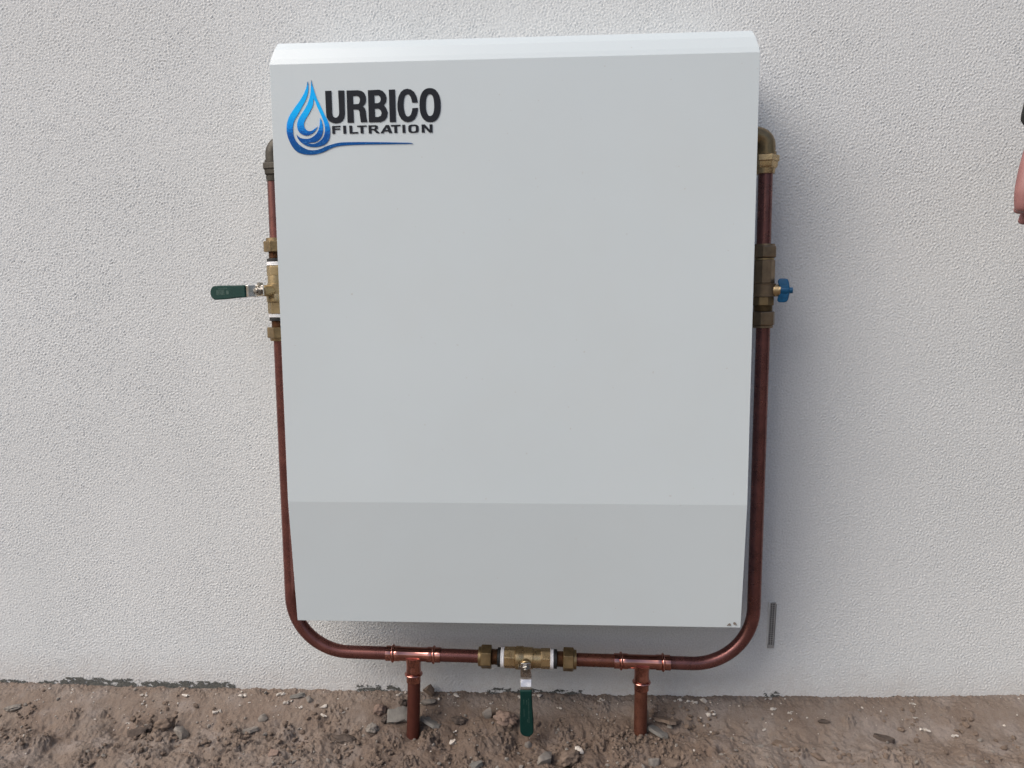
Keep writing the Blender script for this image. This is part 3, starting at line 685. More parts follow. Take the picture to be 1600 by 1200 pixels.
def lever_valve(name, org, ax, stem_dir, lever_dir, label, bodymat, nutmat, kind, ext=0.0):
    """ball valve along ax; t=0 at the stem"""
    ax = Vector(ax).normalized(); S_ = Vector(stem_dir).normalized(); org = Vector(org)
    root = empty(name, org, label, 'valve', 'brass ball valves on the copper pipes')
    bm = bmesh.new()
    ph = math.radians(22.5)
    add_lathe(bm, org, ax, [(-.0445, .0195), (-.0440, .0212), (-.0225, .0212), (-.0215, .0196)], 8, ph)
    obj('hex_end', bm, bodymat, root); 
    bm = bmesh.new()
    add_lathe(bm, org, ax, [(.0290, .0190), (.0298, .0204), (.0478, .0204), (.0485, .0188)], 8, ph)
    obj('hex_end', bm, bodymat, root)
    for o in root.children: bevel(o, .0008, 2, 25)
    cyl('valve_body', org, ax, [(-.0219, .0200), (-.0215, .0226), (-.0075, .0232), (-.0062, .0224), (-.0055, .0224), (-.0050, .0214), (.0125, .0214), (.0132, .0205),
                                (.0140, .0205), (.0146, .0194), (.0270, .0192), (.0295, .0190)], bodymat, root)
    W_ = Vector(lever_dir).normalized().cross(S_).normalized()
    bm = bmesh.new()
    add_lathe(bm, org, S_, [(.012, .0112), (.0275 + ext, .0108), (.0285 + ext, .0098), (.0305 + ext, .0098), (.0308 + ext, .0070), (.040 + ext, .0062)], 28)
    obj('stem', bm, M['brass_pale'], root, 40)
    nut_end(root, org, ax, -.0445, -1, (nutmat,))
    nut_end(root, org, ax, .0482, 1, (nutmat,))
    # raised casting marks on the body (too worn to read)
    bm = bmesh.new()
    a, u, v = frame(ax)
    # lever: a Z-bent steel strap with a vinyl grip
    Lv = Vector(lever_dir).normalized()
    Lv = (Lv - S_ * Lv.dot(S_)).normalized()
    o0 = org + S_ * (.0340 + ext)
    g1_ = .119 if ext else .147
    path = [(-.011, 0), (.007, 0), (.009, .0012), (.016, .0105), (.018, .0118),
            (.050, .0118), (g1_ - .005, .0118)] if ext else [(-.011, 0), (.021, 0), (.0245, .0012), (.0345, .0105), (.038, .0118), (.050, .0118), (g1_ - .005, .0118)]
    hw = [.0095, .0112, .0112, .0108, .0108, .0105, .0105]
    th = .0025
    bm = bmesh.new()
    rows_ = []
    for (l, s), w in zip(path, hw):
        c = o0 + Lv * l + S_ * s
        rows_.append([bm.verts.new(c + W_ * w + S_ * th / 2), bm.verts.new(c - W_ * w + S_ * th / 2), bm.verts.new(c - W_ * w - S_ * th / 2), bm.verts.new(c + W_ * w - S_ * th / 2)])
    for r0, r1 in zip(rows_, rows_[1:]):
        for i in range(4): bm.faces.new((r0[i], r0[(i + 1) % 4], r1[(i + 1) % 4], r1[i]))
    bm.faces.new(rows_[0]); bm.faces.new(rows_[-1])
    lev = obj('lever', bm, M['steel'], root, 12); bevel(lev, .0006, 2, 40)
    # grip
    bm = bmesh.new()
    g0, g1 = (.022, .119) if ext else (.041, .147)
    outline = []
    wa, wb = .0118, .0136
    nseg = 12
    for i in range(6): outline.append((g0 + (g1 - .0136 - g0) * i / 5, wa + (wb - wa) * sstep(.2, .8, i / 5)))
    for i in range(1, nseg): 
        a_ = math.pi / 2 - math.pi * i / nseg
        outline.append((g1 - .0136 + .0136 * math.cos(a_), .0136 * math.sin(a_)))
    for i in range(6): outline.append((g0 + (g1 - .0136 - g0) * (5 - i) / 5, -(wa + (wb - wa) * sstep(.2, .8, (5 - i) / 5))))
    hi = [bm.verts.new(o0 + Lv * l + W_ * w + S_ * (.0118 + .0040)) for l, w in outline]
    lo = [bm.verts.new(o0 + Lv * l + W_ * w + S_ * (.0118 - .0036)) for l, w in outline]
    bm.faces.new(hi); bm.faces.new(lo)
    for i in range(len(hi)):
        j = (i + 1) % len(hi); bm.faces.new((hi[i], hi[j], lo[j], lo[i]))
    grip = obj('grip', bm, M['grip'], lev); bevel(grip, .0022, 3, 50)
    # faint worn print on the grip
    bm = bmesh.new()
    def bar(l0, l1, w0, w1):
        q = [bm.verts.new(o0 + Lv * l + W_ * w + S_ * .01595) for l, w in ((l0, w0), (l1, w0), (l1, w1), (l0, w1))]
        bm.faces.new(q)
    if kind == 'code':
        l = .078
        while l < .100:
            d = random.choice((.0007, .0012, .0018)); bar(l, l + d, -.006 + .0015, .0052); l += d + random.choice((.0005, .0009))
        bar(.066, .073, -.004, .003)
        for k in range(8): bar(.070 + k * .0032, .0722 + k * .0032, .0068 * 1, .0082)
    else:
        for w, l0, l1 in ((-.0050, .058, .114), (-.0010, .062, .072), (.0045, .060, .070), (.0045, .082, .100), (-.0020, .106, .112)):
            l = l0
            while l < l1:
                d = random.uniform(.0010, .0022); bar(l, l + d, w - .0008 * random.uniform(.5, 1), w + .0009); l += d + random.uniform(.0005, .0014)
    obj('worn_print', bm, M['grip_print'], lev)
    bm = bmesh.new()
    add_lathe(bm, o0 + S_ * .0012, S_, [(0, .0074), (.0002, .0080), (.0050, .0080), (.0058, .0070)], 6, .3)
    add_lathe(bm, o0 + S_ * .0058, S_, [(0, .0043), (.0032, .0043), (.0042, .0030)], 16)
    obj('lever_nut', bm, M['steel_nut'], lev, 30)
    # stop lug beside the stem
    bm = bmesh.new()
    c = org + S_ * (.029 + ext) + W_ * .0125 - Lv * .002
    add_lathe(bm, c, S_, [(0, .0034), (.009, .0030)], 10)
    obj('stop_lug', bm, M['steel_nut'], root, 40)
    return root

vx0 = -.0220
lever_valve('ball_valve', (vx0, YP, zh(vx0)), (1, 0, -.015), (0.0, -.985, -.12), (.01, .09, -1),
            'brass ball valve on the cross pipe below the cabinet with its green lever hanging down', M['brass'], M['brass_dull'], 'text')
lever_valve('ball_valve', (-.5040, YP, .8660), (0, 0, 1), (-.43, -.9, 0.0), (-.9, .43, -.03),
            'brass ball valve on the left pipe with its green lever sticking out sideways', M['brass_pale'], M['brass_dull'], 'code', .014)

# the blue-handled valve on the right pipe
c0 = Vector((.4302, YP, .8585))
root = empty('ball_valve', c0, 'brown tarnished ball valve with a small blue butterfly handle on the right pipe', 'valve', 'brass ball valves on the copper pipes')
AX = (-.003, 0, 1)
cyl('hex_nut', c0, AX, [(.0610, .0205), (.0622, .0240), (.0815, .0240), (.0835, .0222)], M['brass_brown'], root, 6, .2, bev=.0012)
cyl('nut_collar', c0, AX, [(.0835, .0190), (.0865, .0188), (.0868, RP)], M['brass_brown'], root)
cyl('worn_collar', c0, AX, [(.0565, .0165), (.0570, .0182), (.0600, .0184), (.0610, .0165)], M['brass_pale'], root)
cyl('hex_end', c0, AX, [(.0135, .0190), (.0140, .0202), (.0560, .0202), (.0570, .0180)], M['brass_brown'], root, 8, math.radians(22.5), bev=.0010)
cyl('valve_body', c0, AX, [(-.0115, .0195), (-.0110, .0224), (-.0095, .0224), (-.0088, .0216), (.0105, .0216), (.0112, .0224), (.0128, .0224), (.0136, .0195)], M['brass_brown'], root)
cyl('union_hex', c0, AX, [(-.0280, .0180), (-.0272, .0204), (-.0125, .0204), (-.0116, .0195)], M['brass_dull'], root, 8, math.radians(10), bev=.0010)
pr = []
for k in range(5): pr += [(-.0385 + k * .0021, .0168), (-.0376 + k * .0021, .0180)]
cyl('threaded_tail', c0, AX, pr + [(-.0280, .0170)], M['brass_dull'], root)
cyl('hex_nut', c0, AX, [(-.0660, .0205), (-.0640, .0238), (-.0402, .0238), (-.0390, .0205)], M['brass_brown'], root, 6, .15, bev=.0012)
cyl('nut_collar', c0, AX, [(-.0700, RP), (-.0698, .0190), (-.0660, .0190)], M['brass_brown'], root)
sd = Vector((.94, -.34, 0)).normalized()
cyl('stem', c0, sd, [(.015, .0115), (.026, .0112), (.0285, .0108), (.0310, .0108), (.0312, .0095)], M['brass'], root)
# butterfly handle: a hub with two swept wings
bm = bmesh.new()
_, u_, v_ = frame(sd)
up = Vector((0, 0, 1)); sw = sd.cross(up).normalized()
hb = c0 + sd * .0295
out = [(.000, .0050), (-.0035, .0145), (-.0038, .0190), (-.0010, .0220), (.0080, .0222), (.0130, .0210), (.0152, .0165), (.0165, .0085), (.0172, .0060)]
outl = out + [(a, -b) for a, b in reversed(out)]
def wy(b): return .0085 - .0018 * abs(b) / .022
f1 = [bm.verts.new(hb + sd * a + up * b + sw * wy(b)) for a, b in outl]
f2 = [bm.verts.new(hb + sd * a + up * b - sw * wy(b)) for a, b in outl]
bm.faces.new(f1); bm.faces.new(f2)
for i in range(len(f1)):
    j = (i + 1) % len(f1); bm.faces.new((f1[i], f1[j], f2[j], f2[i]))
bw = obj('butterfly_handle', bm, M['blue'], root); bevel(bw, .0018, 3, 35)
cyl('handle_hub', hb, sd, [(.002, .0098), (.0150, .0094), (.0165, .0088), (.0166, .0058), (.0225, .0054), (.0232, .0042)], M['blue'], bw)
bm = bmesh.new()
for s_ in (1, -1):                       # ribs down each wing
    for sy in (1, -1):
        b0, b1 = .0115 * s_, .0195 * s_
        vs = [bm.verts.new(hb + sd * a + up * b + sw * (sy * (wy(b) + d))) for d in (-.0004, .0011) for a, b in ((.002, b0), (.012, b0), (.0115, b0 + .002 * s_), (.002, b0 + .002 * s_))]
        for f in ((0, 1, 2, 3), (4, 5, 6, 7), (0, 1, 5, 4), (1, 2, 6, 5), (2, 3, 7, 6), (3, 0, 4, 7)): bm.faces.new([vs[i] for i in f])
obj('wing_rib', bm, M['blue'], bw)['kind'] = 'stuff'

def elbow(x, zt_, zc_, sgn, label, mat, nutm):
    """elbow turning from the pipe into the cabinet side; sgn = direction of the cabinet"""
    root = empty('elbow_fitting', (x, YP, zc_), label, 'pipe fitting', 'elbows where the pipes enter the cabinet')
    re = .0172
    r_in = .0185
    cz = zt_ - re - r_in
    pts = [(x, YP, zc_ - .002), (x, YP, zc_ + .010), (x, YP, cz - .001)]
    pts += [(x + sgn * (r_in - r_in * math.cos(a)), YP, cz + r_in * math.sin(a)) for a in [math.pi / 2 * i / 9 for i in range(10)]]
    pts += [(x + sgn * (r_in + .030), YP, cz + r_in)]
    bm = bmesh.new(); add_tube(bm, pts, re, 32); obj('elbow_body', bm, mat, root, 50)
    cyl('elbow_collar', (x, YP, zc_), (0, 0, -1), [(-.0020, .0170), (-.0018, .0192), (.0030, .0192), (.0034, .0165)], mat, root)
    cyl('hex_nut', (x, YP, zc_), (0, 0, -1), [(.0034, .0215), (.0044, .0246), (.0150, .0246), (.0155, .0224), (.0245, .0216), (.0275, .0190)], nutm, root, 6, .25, bev=.0008)
    cyl('nut_collar', (x, YP, zc_), (0, 0, -1), [(.0275, .0180), (.0370, .0170), (.0375, RP)], nutm, root)
    return root
elbow(-.5000, 1.1610, 1.1120, 1, 'blackened elbow with a dark nut at the top of the left pipe', M['brass_black'], M['brass_black'])
elbow(.4272, 1.1590, 1.1105, -1, 'brown brass elbow with a golden nut at the top of the right pipe', M['brass_dull'], M['brass'])

# ------------------------------------------------------------------ stones, clods and plaster lying on the soil
def stone_mesh(name, size, rot, seed, style, mat):
    """size: full extents in metres"""
    rnd = random.Random(seed)
    bm = bmesh.new()
    if style == 'angular':
        for i in range(15):
            v = Vector((rnd.gauss(0, 1), rnd.gauss(0, 1), rnd.gauss(0, 1))).normalized()
            bm.verts.new(v * rnd.uniform(.8, 1.0))
        r = bmesh.ops.convex_hull(bm, input=bm.verts[:])
        bmesh.ops.delete(bm, geom=[g for g in r['geom_interior'] if isinstance(g, bmesh.types.BMVert)], context='VERTS')
        bmesh.ops.subdivide_edges(bm, edges=bm.edges[:], cuts=2, use_grid_fill=True)
        for v in bm.verts: v.co += v.co.normalized() * .05 * mnoise.fractal(v.co * 2.5 + Vector((seed, 0, 0)), 1, 2, 3)
    elif style == 'slab':
        n = 11
        pts = []
        for i in range(n):
            a = 2 * math.pi * i / n + rnd.uniform(-.2, .2); k = rnd.uniform(.72, 1.05)
            pts.append((k * math.cos(a), k * math.sin(a)))
        top = [bm.verts.new((x * .93, y * .93, 1)) for x, y in pts]
        low = [bm.verts.new((x, y, -1)) for x, y in pts]
        bm.faces.new(top); bm.faces.new(low)
        for i in range(n):
            j = (i + 1) % n; bm.faces.new((top[i], top[j], low[j], low[i]))
        bmesh.ops.triangulate(bm, faces=bm.faces[:])
        bmesh.ops.subdivide_edges(bm, edges=bm.edges[:], cuts=3)
        for v in bm.verts:
            q = Vector((v.co.x * 1.7, v.co.y * 1.7, seed))
            v.co.z += .35 * mnoise.fractal(q, 1, 2, 4); v.co.x += .05 * mnoise.noise(v.co * 4); v.co.y += .05 * mnoise.noise(v.co * 4 + Vector((7, 0, 0)))
    elif style == 'crumb':                  # a few ragged bits of plaster stuck together
        for k in range(rnd.randint(3, 6)):
            c = Vector((rnd.gauss(0, .55), rnd.gauss(0, .55), 0)); rr = rnd.uniform(.25, .75)
            ms = [bm.verts.new(c + Vector((rnd.gauss(0, 1), rnd.gauss(0, 1), rnd.gauss(0, .7))).normalized() * rr * rnd.uniform(.7, 1.1)) for _ in range(10)]
            r = bmesh.ops.convex_hull(bm, input=ms)
            bmesh.ops.delete(bm, geom=[g for g in r['geom_interior'] if isinstance(g, bmesh.types.BMVert)], context='VERTS')
    else:                                  # crumbly lump
        bmesh.ops.create_icosphere(bm, subdivisions=4, radius=1)
        for v in bm.verts:
            d = v.co.normalized(); q = d * 1.3 + Vector((seed * 3.1, seed, 0))
            f = .75 + .30 * mnoise.fractal(q, 1, 2, 2) + .16 * mnoise.turbulence(d * 3.2 + Vector((seed, 2, 1)), 4, False) + .05 * mnoise.noise(d * 13)
            v.co = d * f
    lo = [min(v.co[k] for v in bm.verts) for k in range(3)]; hi = [max(v.co[k] for v in bm.verts) for k in range(3)]
    for v in bm.verts:
        v.co = Vector([(v.co[k] - (lo[k] + hi[k]) / 2) / (hi[k] - lo[k]) * size[k] for k in range(3)])
    Rm = Matrix.Rotation(math.radians(rot[2]), 4, 'Z') @ Matrix.Rotation(math.radians(rot[1]), 4, 'Y') @ Matrix.Rotation(math.radians(rot[0]), 4, 'X')
    bmesh.ops.transform(bm, matrix=Rm, verts=bm.verts[:])
    bmesh.ops.recalc_face_normals(bm, faces=bm.faces[:])
    me = bpy.data.meshes.new(name); bm.to_mesh(me); bm.free()
    o = link(name, me, mat, None, 32 if style != 'lump' else 180)
    return o

def put(name, x, y, size, rot, style, mat, label, cat, sink=.3, seed=None, group=None, lift=0):
    o = stone_mesh(name, size, rot, seed if seed is not None else int(abs(x * 997 + y * 131)) % 89 + 1, style, M[mat])
    zs_ = [v.co.z for v in o.data.vertices]
    h = max(zs_) - min(zs_)
    g = float(np.mean([hg(x + a, -y + b) for a in (-.006, 0, .006) for b in (-.006, 0, .006)]))
    o.location = (x, y, g - min(zs_) - sink * h + lift)
    return tag(o, label, cat, group)

put('stone', -.292, -.064, (.052, .010, .034), (-48, 0, 8), 'slab', 'slate', 'flat grey slate piece leaning on the left side of the reddish riser pipe', 'stone', .12, 3)
put('stone', -.236, -.014, (.030, .020, .026), (0, 15, 0), 'angular', 'clod', 'brown stone against the wall just right of the reddish riser pipe', 'stone', .15, 5)
put('stone', -.236, -.034, (.034, .018, .012), (0, 0, 10), 'angular', 'clod_grey', 'pale flat stone right behind the reddish riser pipe', 'stone', .15, 8)
put('stone', -.224, -.076, (.052, .026, .008), (-14, 16, -14), 'slab', 'slate', 'flat grey slate piece lying on the right side of the reddish riser pipe', 'stone', .25, 9)
put('soil_clod', -.290, -.036, (.020, .016, .016), (0, 0, 0), 'lump', 'clod_dark', 'small dark rough clod above the leaning slate', 'soil clod', .2, 12)
put('soil_clod', -.336, -.052, (.030, .020, .026), (0, 20, 30), 'lump', 'clod_pink', 'pinkish clod left of the leaning slate', 'soil clod', .25, 14)
put('soil_clod', -.322, -.068, (.024, .018, .018), (0, 0, 60), 'lump', 'clod_dark', 'dark clod below the pinkish clod', 'soil clod', .25, 15)
put('stone', -.105, -.064, (.022, .014, .030), (10, 28, 0), 'angular', 'clod_grey', 'upright grey stone left of the tip of the hanging lever', 'stone', .2, 16)
put('soil_clod', -.066, -.078, (.054, .034, .030), (0, 8, 0), 'lump', 'clod_pink', 'broad brown clod just left of the hanging lever', 'soil clod', .35, 18)
put('soil_clod', -.856, -.092, (.015, .013, .016), (0, 0, 0), 'lump', 'clod', 'round brown clod sitting on a dark stone', 'soil clod', .05, 21, None, .010)
put('stone', -.838, -.108, (.044, .022, .016), (0, -12, 10), 'angular', 'clod_dark', 'dark stone under the round brown clod at the left', 'stone', .25, 22)
put('soil_clod', -.788, -.098, (.050, .026, .034), (0, -14, 20), 'lump', 'clod', 'tall brown clod with a steep face in the left part of the soil', 'soil clod', .25, 23)
put('soil_clod', -.744, -.106, (.038, .026, .028), (0, 20, -10), 'angular', 'clod_grey', 'grey clod right of the tall brown clod', 'soil clod', .25, 24)
put('soil_clod', -.815, -.098, (.024, .018, .018), (0, 0, 20), 'lump', 'clod_dark', 'small dark crumb of soil wedged left of the tall brown clod', 'soil clod', .25, 26)
put('soil_crust', .268, -.068, (.058, .044, .007), (-16, 6, 0), 'slab', 'clod', 'round brown soil crust right of the spotted riser pipe', 'soil crust', .2, 27)
put('stone_flake', .246, -.092, (.046, .024, .007), (-8, 18, -24), 'slab', 'slate', 'thin grey flake leaning beside the foot of the spotted riser pipe', 'stone flake', .2, 28)
put('stone', .016, -.172, (.036, .026, .030), (0, 0, 20), 'angular', 'clod_grey', 'grey block-shaped stone below right of the lever tip', 'stone', .3, 31)
put('soil_clod', .064, -.166, (.050, .034, .028), (0, -8, 30), 'lump', 'clod', 'large brown clod right of the grey block-shaped stone', 'soil clod', .3, 32)
put('stone', -.118, -.186, (.030, .020, .009), (-10, 0, 40), 'slab', 'slate', 'thin grey flake at the lower edge left of the lever', 'stone flake', .3, 33)
put('stone', .228, -.176, (.026, .020, .020), (0, 0, 0), 'angular', 'clod_grey', 'small pale stone in the soil below the spotted riser pipe', 'stone', .35, 34)
put('stone', .262, -.184, (.032, .022, .016), (0, 12, 0), 'angular', 'clod', 'brown stone at the lower edge right of the small pale stone', 'stone', .35, 35)
put('stone', .482, -.118, (.036, .024, .012), (-4, -4, -12), 'angular', 'clod', 'flat brown pebble below the vent strip', 'stone', .35, 36)
put('stone', .546, -.146, (.030, .018, .011), (-6, 10, -40), 'angular', 'clod', 'tilted brown pebble right of the flat brown pebble', 'stone', .35, 37)
put('stone', -.524, -.024, (.034, .012, .007), (-10, -10, 8), 'slab', 'slate', 'thin dark shard lying under the left pipe bend near the wall', 'stone shard', .2, 38)
put('stone', -.495, -.034, (.018, .008, .014), (-20, 30, 10), 'angular', 'clod_grey', 'small pale shard propped up under the left pipe bend', 'stone shard', .15, 39)
put('stone', -.584, -.072, (.020, .014, .014), (0, -25, 10), 'angular', 'clod_grey', 'grey chip of stone left of the shards', 'stone', .25, 40)
put('stone', -.522, -.170, (.028, .020, .018), (0, 0, 40), 'angular', 'clod_pink', 'pinkish brown stone near the lower edge in the left half', 'stone', .4, 41)
put('mortar_lump', -1.146, -.060, (.040, .022, .012), (-8, -6, 14), 'lump', 'clod_grey', 'pale crumbly mortar lump at the far left', 'mortar lump', .3, 42)
put('stone', -.600, -.098, (.034, .018, .008), (-8, -8, 14), 'slab', 'clod_grey', 'flat grey stone flake below the grey chip', 'stone flake', .3, 43)
put('stone', -.018, -.118, (.016, .013, .013), (0, 0, 0), 'angular', 'clod_grey', 'little pale stone beside the lever tip', 'stone', .3, 44)
put('stone', .085, -.150, (.022, .018, .015), (0, 20, 0), 'angular', 'flake', 'whitish stone above the large brown clod', 'stone', .3, 45)
put('stone', -.172, -.118, (.014, .012, .012), (0, 0, 0), 'angular', 'flake', 'small whitish pebble right of the reddish riser pipe foot', 'stone', .3, 46)
put('stone', .585, -.062, (.026, .012, .008), (0, 0, 0), 'angular', 'clod_dark', 'small dark stone in the smooth soil right of the vent strip', 'stone', .3, 47)
put('stone', .690, -.098, (.040, .020, .010), (-6, 0, -25), 'slab', 'clod_dark', 'flat dark soil flake in the right part of the ground', 'soil flake', .4, 48)
put('soil_clod', -.395, -.110, (.050, .030, .022), (0, 6, 0), 'lump', 'clod_dark', 'long dark clod left of the reddish riser pipe foot', 'soil clod', .4, 49)
put('soil_clod', -.345, -.084, (.032, .024, .024), (0, 6, 0), 'lump', 'clod_grey', 'greyish clod below the dark clod by the slate', 'soil clod', .35, 50)
put('soil_clod', -.165, -.066, (.040, .024, .018), (0, 6, 0), 'lump', 'clod_dark', 'low dark clod between the reddish riser pipe and the upright grey stone', 'soil clod', .4, 51)

FL = [(-.867, -.027, .015), (-.774, -.026, .018), (-.645, -.024, .019), (-.687, -.061, .017), (-.561, -.019, .020), (-.541, -.037, .018), (-.182, -.014, .026),
      (-.034, -.015, .020), (-.002, -.014, .020), (.135, -.022, .016), (.295, -.019, .017), (.325, -.024, .020), (.354, -.019, .022), (.361, -.049, .019), (.489, -.009, .017),
      (.490, -.037, .013), (.523, -.045, .012), (.519, -.061, .013), (.463, -.075, .012), (.778, -.023, .011), (.769, -.056, .010), (.778, -.079, .018), (.828, -.095, .012),
      (-.301, -.013, .016), (-.513, -.045, .012), (-.461, -.045, .014), (-.875, -.081, .008), (-1.10, -.045, .010), (-.455, -.062, .013), (.045, -.040, .011), (-.415, -.056, .010)]
wh = [('left of the ragged gap between the two long bare strips', 'under the second bare strip from the left', 'just right of the second bare strip', 'farther out below the second bare strip',
       'near the wall left of the left pipe bend', 'lower of the pair left of the left pipe bend', 'against the wall between the reddish riser pipe and the green lever', 'close to the wall just left of the green lever',
       'close to the wall just right of the green lever', 'left of the spotted riser pipe', 'first right of the spotted riser pipe, near the wall', 'second right of the spotted riser pipe', 'third right of the spotted riser pipe, near the wall',
       'below the three near the spotted riser pipe', 'against the wall directly below the vent strip', 'second below the vent strip', 'right of the two below the vent strip', 'lowest right of those below the vent strip',
       'lowest left of those below the vent strip', 'near the wall in the far right part', 'upper of three in the far right soil', 'long one of three in the far right soil', 'lowest in the far right soil',
       'against the wall left of the reddish riser pipe', 'left one below the left pipe bend', 'right one below the left pipe bend', 'round, alone left of the round brown clod', 'at the far left near the mortar lump',
       'small one below the pair under the left pipe bend', 'right of the green lever, away from the wall', 'small one left of the pinkish clod')][0]
for (x, y, s), w in zip(FL, wh):
    rs = random.Random(int((x + 3) * 1000))
    put('plaster_flake', x, y, (s * 1.2, s * rs.uniform(.5, .9), s * .36), (rs.uniform(-10, 6), rs.uniform(-10, 10), rs.uniform(-35, 35)), 'crumb', 'flake', 'white plaster crumb ' + w, 'plaster crumb', .25, rs.randrange(1, 80), 'white plaster crumbs on the soil')

# loose gravel and tiny crumbs: too many to count
def scatter(name, n, mat, rmin, rmax, power, dens, label, seed):
    rs = random.Random(seed)
    bm0 = bmesh.new(); bmesh.ops.create_icosphere(bm0, subdivisions=1, radius=1)
    V0 = [v.co.copy() for v in bm0.verts]; F0 = [[v.index for v in f.verts] for f in bm0.faces]; bm0.free()
    vs, fs = [], []
    made = 0
    while made < n:
        x = rs.uniform(-1.35, 1.15); d = rs.uniform(.006, .36)
        if made % 24 == 0 and rmin > .00085:      # disturbed earth round the two risers
            q = pit[made % 48 == 0]; a = rs.uniform(0, 6.3); k = rs.uniform(.012, .04)
            x, d = q[0] + k * math.cos(a), q[1] + k * math.sin(a)
        if rs.random() > dens(x, d): continue
        made += 1
        r = rmin + (rmax - rmin) * rs.random() ** power
        sc = Vector((r * rs.uniform(.7, 1.3), r * rs.uniform(.6, 1.1), r * rs.uniform(.4, .9)))
        Rm = Matrix.Rotation(rs.uniform(0, 6.3), 3, 'Z') @ Matrix.Rotation(rs.uniform(-.6, .6), 3, 'X')
        c = Vector((x, -d, hg(x, d) + r * .25)); off = Vector((rs.uniform(0, 50), 0, 0)); b = len(vs)
        for v in V0:
            q = v * (1 + .45 * mnoise.noise(v * 1.4 + off))
            vs.append(c + Rm @ Vector((q.x * sc.x, q.y * sc.y, q.z * sc.z)))
        fs += [[b + i for i in f] for f in F0]
    me = bpy.data.meshes.new(name); me.from_pydata(vs, [], fs); me.update()
    o = link(name, me, M[mat])
    return tag(o, label, kind='stuff')
scatter('soil_crumbs', 7500, 'clod', .0009, .0075, 6, lambda x, d: float(sstep(.015, .1, d) * lerp(x, [-1.3, -.4, 0, .3, .5, 1.2], [.5, .8, 1, .8, .35, .25]) * sstep(-.5, 1.1, patchy[int(d / G), int((x - gx[0]) / G)])), 'loose brown soil crumbs scattered over the ground', 3)
scatter('grey_grit', 1500, 'clod_grey', .0008, .0055, 4, lambda x, d: float((.15 + sstep(.03, .1, d)) * lerp(x, [-1.3, -.4, 0, .3, .5, 1.2], [.6, .7, 1, .9, .35, .25])), 'loose grey grit scattered over the soil', 4)
scatter('plaster_specks', 520, 'flake', .0007, .0030, 3, lambda x, d: float(math.exp(-d / .06) * lerp(x, [-1.3, -.9, -.4, .4, .55, 1.2], [.8, 1, 1, .8, .4, .2])), 'tiny white plaster specks on the soil near the wall', 5)

# ------------------------------------------------------------------ the person standing just outside the frame on the right
def skin_mesh(name, verts, edges, radii, mat, parent, sub=2, root=0):
    me = bpy.data.meshes.new(name); me.from_pydata(verts, edges, [])
    o = link(name, me, mat, parent)
    sk = o.modifiers.new('skin', 'SKIN'); sk.use_smooth_shade = True; sk.branch_smoothing = .4
    sd_ = me.skin_vertices[0].data
    for i, r in enumerate(radii):
        sd_[i].radius = r if isinstance(r, tuple) else (r, r); sd_[i].use_root = (i == root)
    ss = o.modifiers.new('smooth', 'SUBSURF'); ss.levels = sub; ss.render_levels = sub
    return o

PX0, PY0, GZ = 1.43, -.47, hg(1.15, .39) - .004
per = empty('person', (PX0, PY0, GZ), 'person in a black jacket at the right edge holding out one bare hand', 'person')
def W(dx, dy, z): return (PX0 + dx, PY0 + dy, GZ + z)
Hd = (.800, -.300)            # wrist of the hand that reaches into the picture
V, E, Rr = [], [], []
def chain(start, pts):
    prev = start
    for p, r in pts:
        V.append(p); Rr.append(r); i = len(V) - 1
        if prev is not None: E.append((prev, i))
        prev = i
    return prev
pel = chain(None, [(W(0, 0, .96), (.155, .11))])
ch = chain(pel, [(W(0, 0, 1.10), (.145, .105)), (W(0, .0, 1.28), (.165, .12)), (W(0, .005, 1.40), (.13, .095))])
chain(ch, [(W(0, 0, 1.47), .058), (W(0, -.012, 1.53), .056), (W(0, -.02, 1.60), (.078, .092)), (W(0, -.02, 1.68), (.076, .092)), (W(0, -.012, 1.735), (.05, .062))])
sL = chain(ch, [(W(.17, 0, 1.39), .062), (W(.225, .01, 1.22), .048), (W(.25, .02, 1.10), .042), (W(.25, -.01, .96), .036), (W(.245, -.03, .86), .028)])
hL = chain(sL, [(W(.245, -.04, .80), (.018, .040))])
sR = chain(ch, [(W(-.17, 0, 1.39), .062)])
el = (1.03, -.40, 1.285)
sR = chain(sR, [((1.14, -.44, 1.34), .050), (el, .043)])
mid_ = tuple(Vector(el).lerp(Vector((.825, -.31, 1.135)), .55))
wr = chain(sR, [(mid_, .037), ((.830, -.312, 1.135), .029)])
pm = chain(wr, [((.812, -.303, 1.100), (.030, .022)), ((.802, -.298, 1.062), (.038, .019))])
for s in (1, -1):
    lg = chain(pel, [(W(.095 * s, 0, .86), .088), (W(.105 * s, -.01, .50), .058), (W(.11 * s, .01, .30), .056), (W(.11 * s, .02, .09), .040)])
    chain(lg, [(W(.115 * s, -.05, .035), (.042, .032)), (W(.12 * s, -.14, .028), (.045, .026))])
body = skin_mesh('body', V, E, Rr, M['skin'], per)
# fingers and thumb of the reaching hand, rooted in the palm; the hand hangs, back towards the camera
def finger(name, pts, r0, par):
    n = len(pts)
    return skin_mesh(name, pts, [(i, i + 1) for i in range(n - 1)], [r0 * (1 - .22 * i / (n - 1)) for i in range(n)], M['skin'], par, 2)
hand_v = Vector((-.18, .06, -.98)).normalized()
knuckles = [((.775, -.318, 1.052), .082, .0098), ((.792, -.306, 1.044), .090, .0100), ((.810, -.295, 1.046), .083, .0096), ((.826, -.286, 1.054), .066, .0086)]
for (k, ln, r) in knuckles:
    k = Vector(k); pts = [Vector((.806, -.300, 1.075)).lerp(k, .35), k]
    d = hand_v.copy()
    for seg, bend in ((.44, .12), (.31, .35), (.25, .35)):
        d = (d + Vector((.02, .32, .0)) * bend).normalized()
        pts.append(pts[-1] + d * ln * seg)
    finger('finger', [tuple(p) for p in pts], r, per)
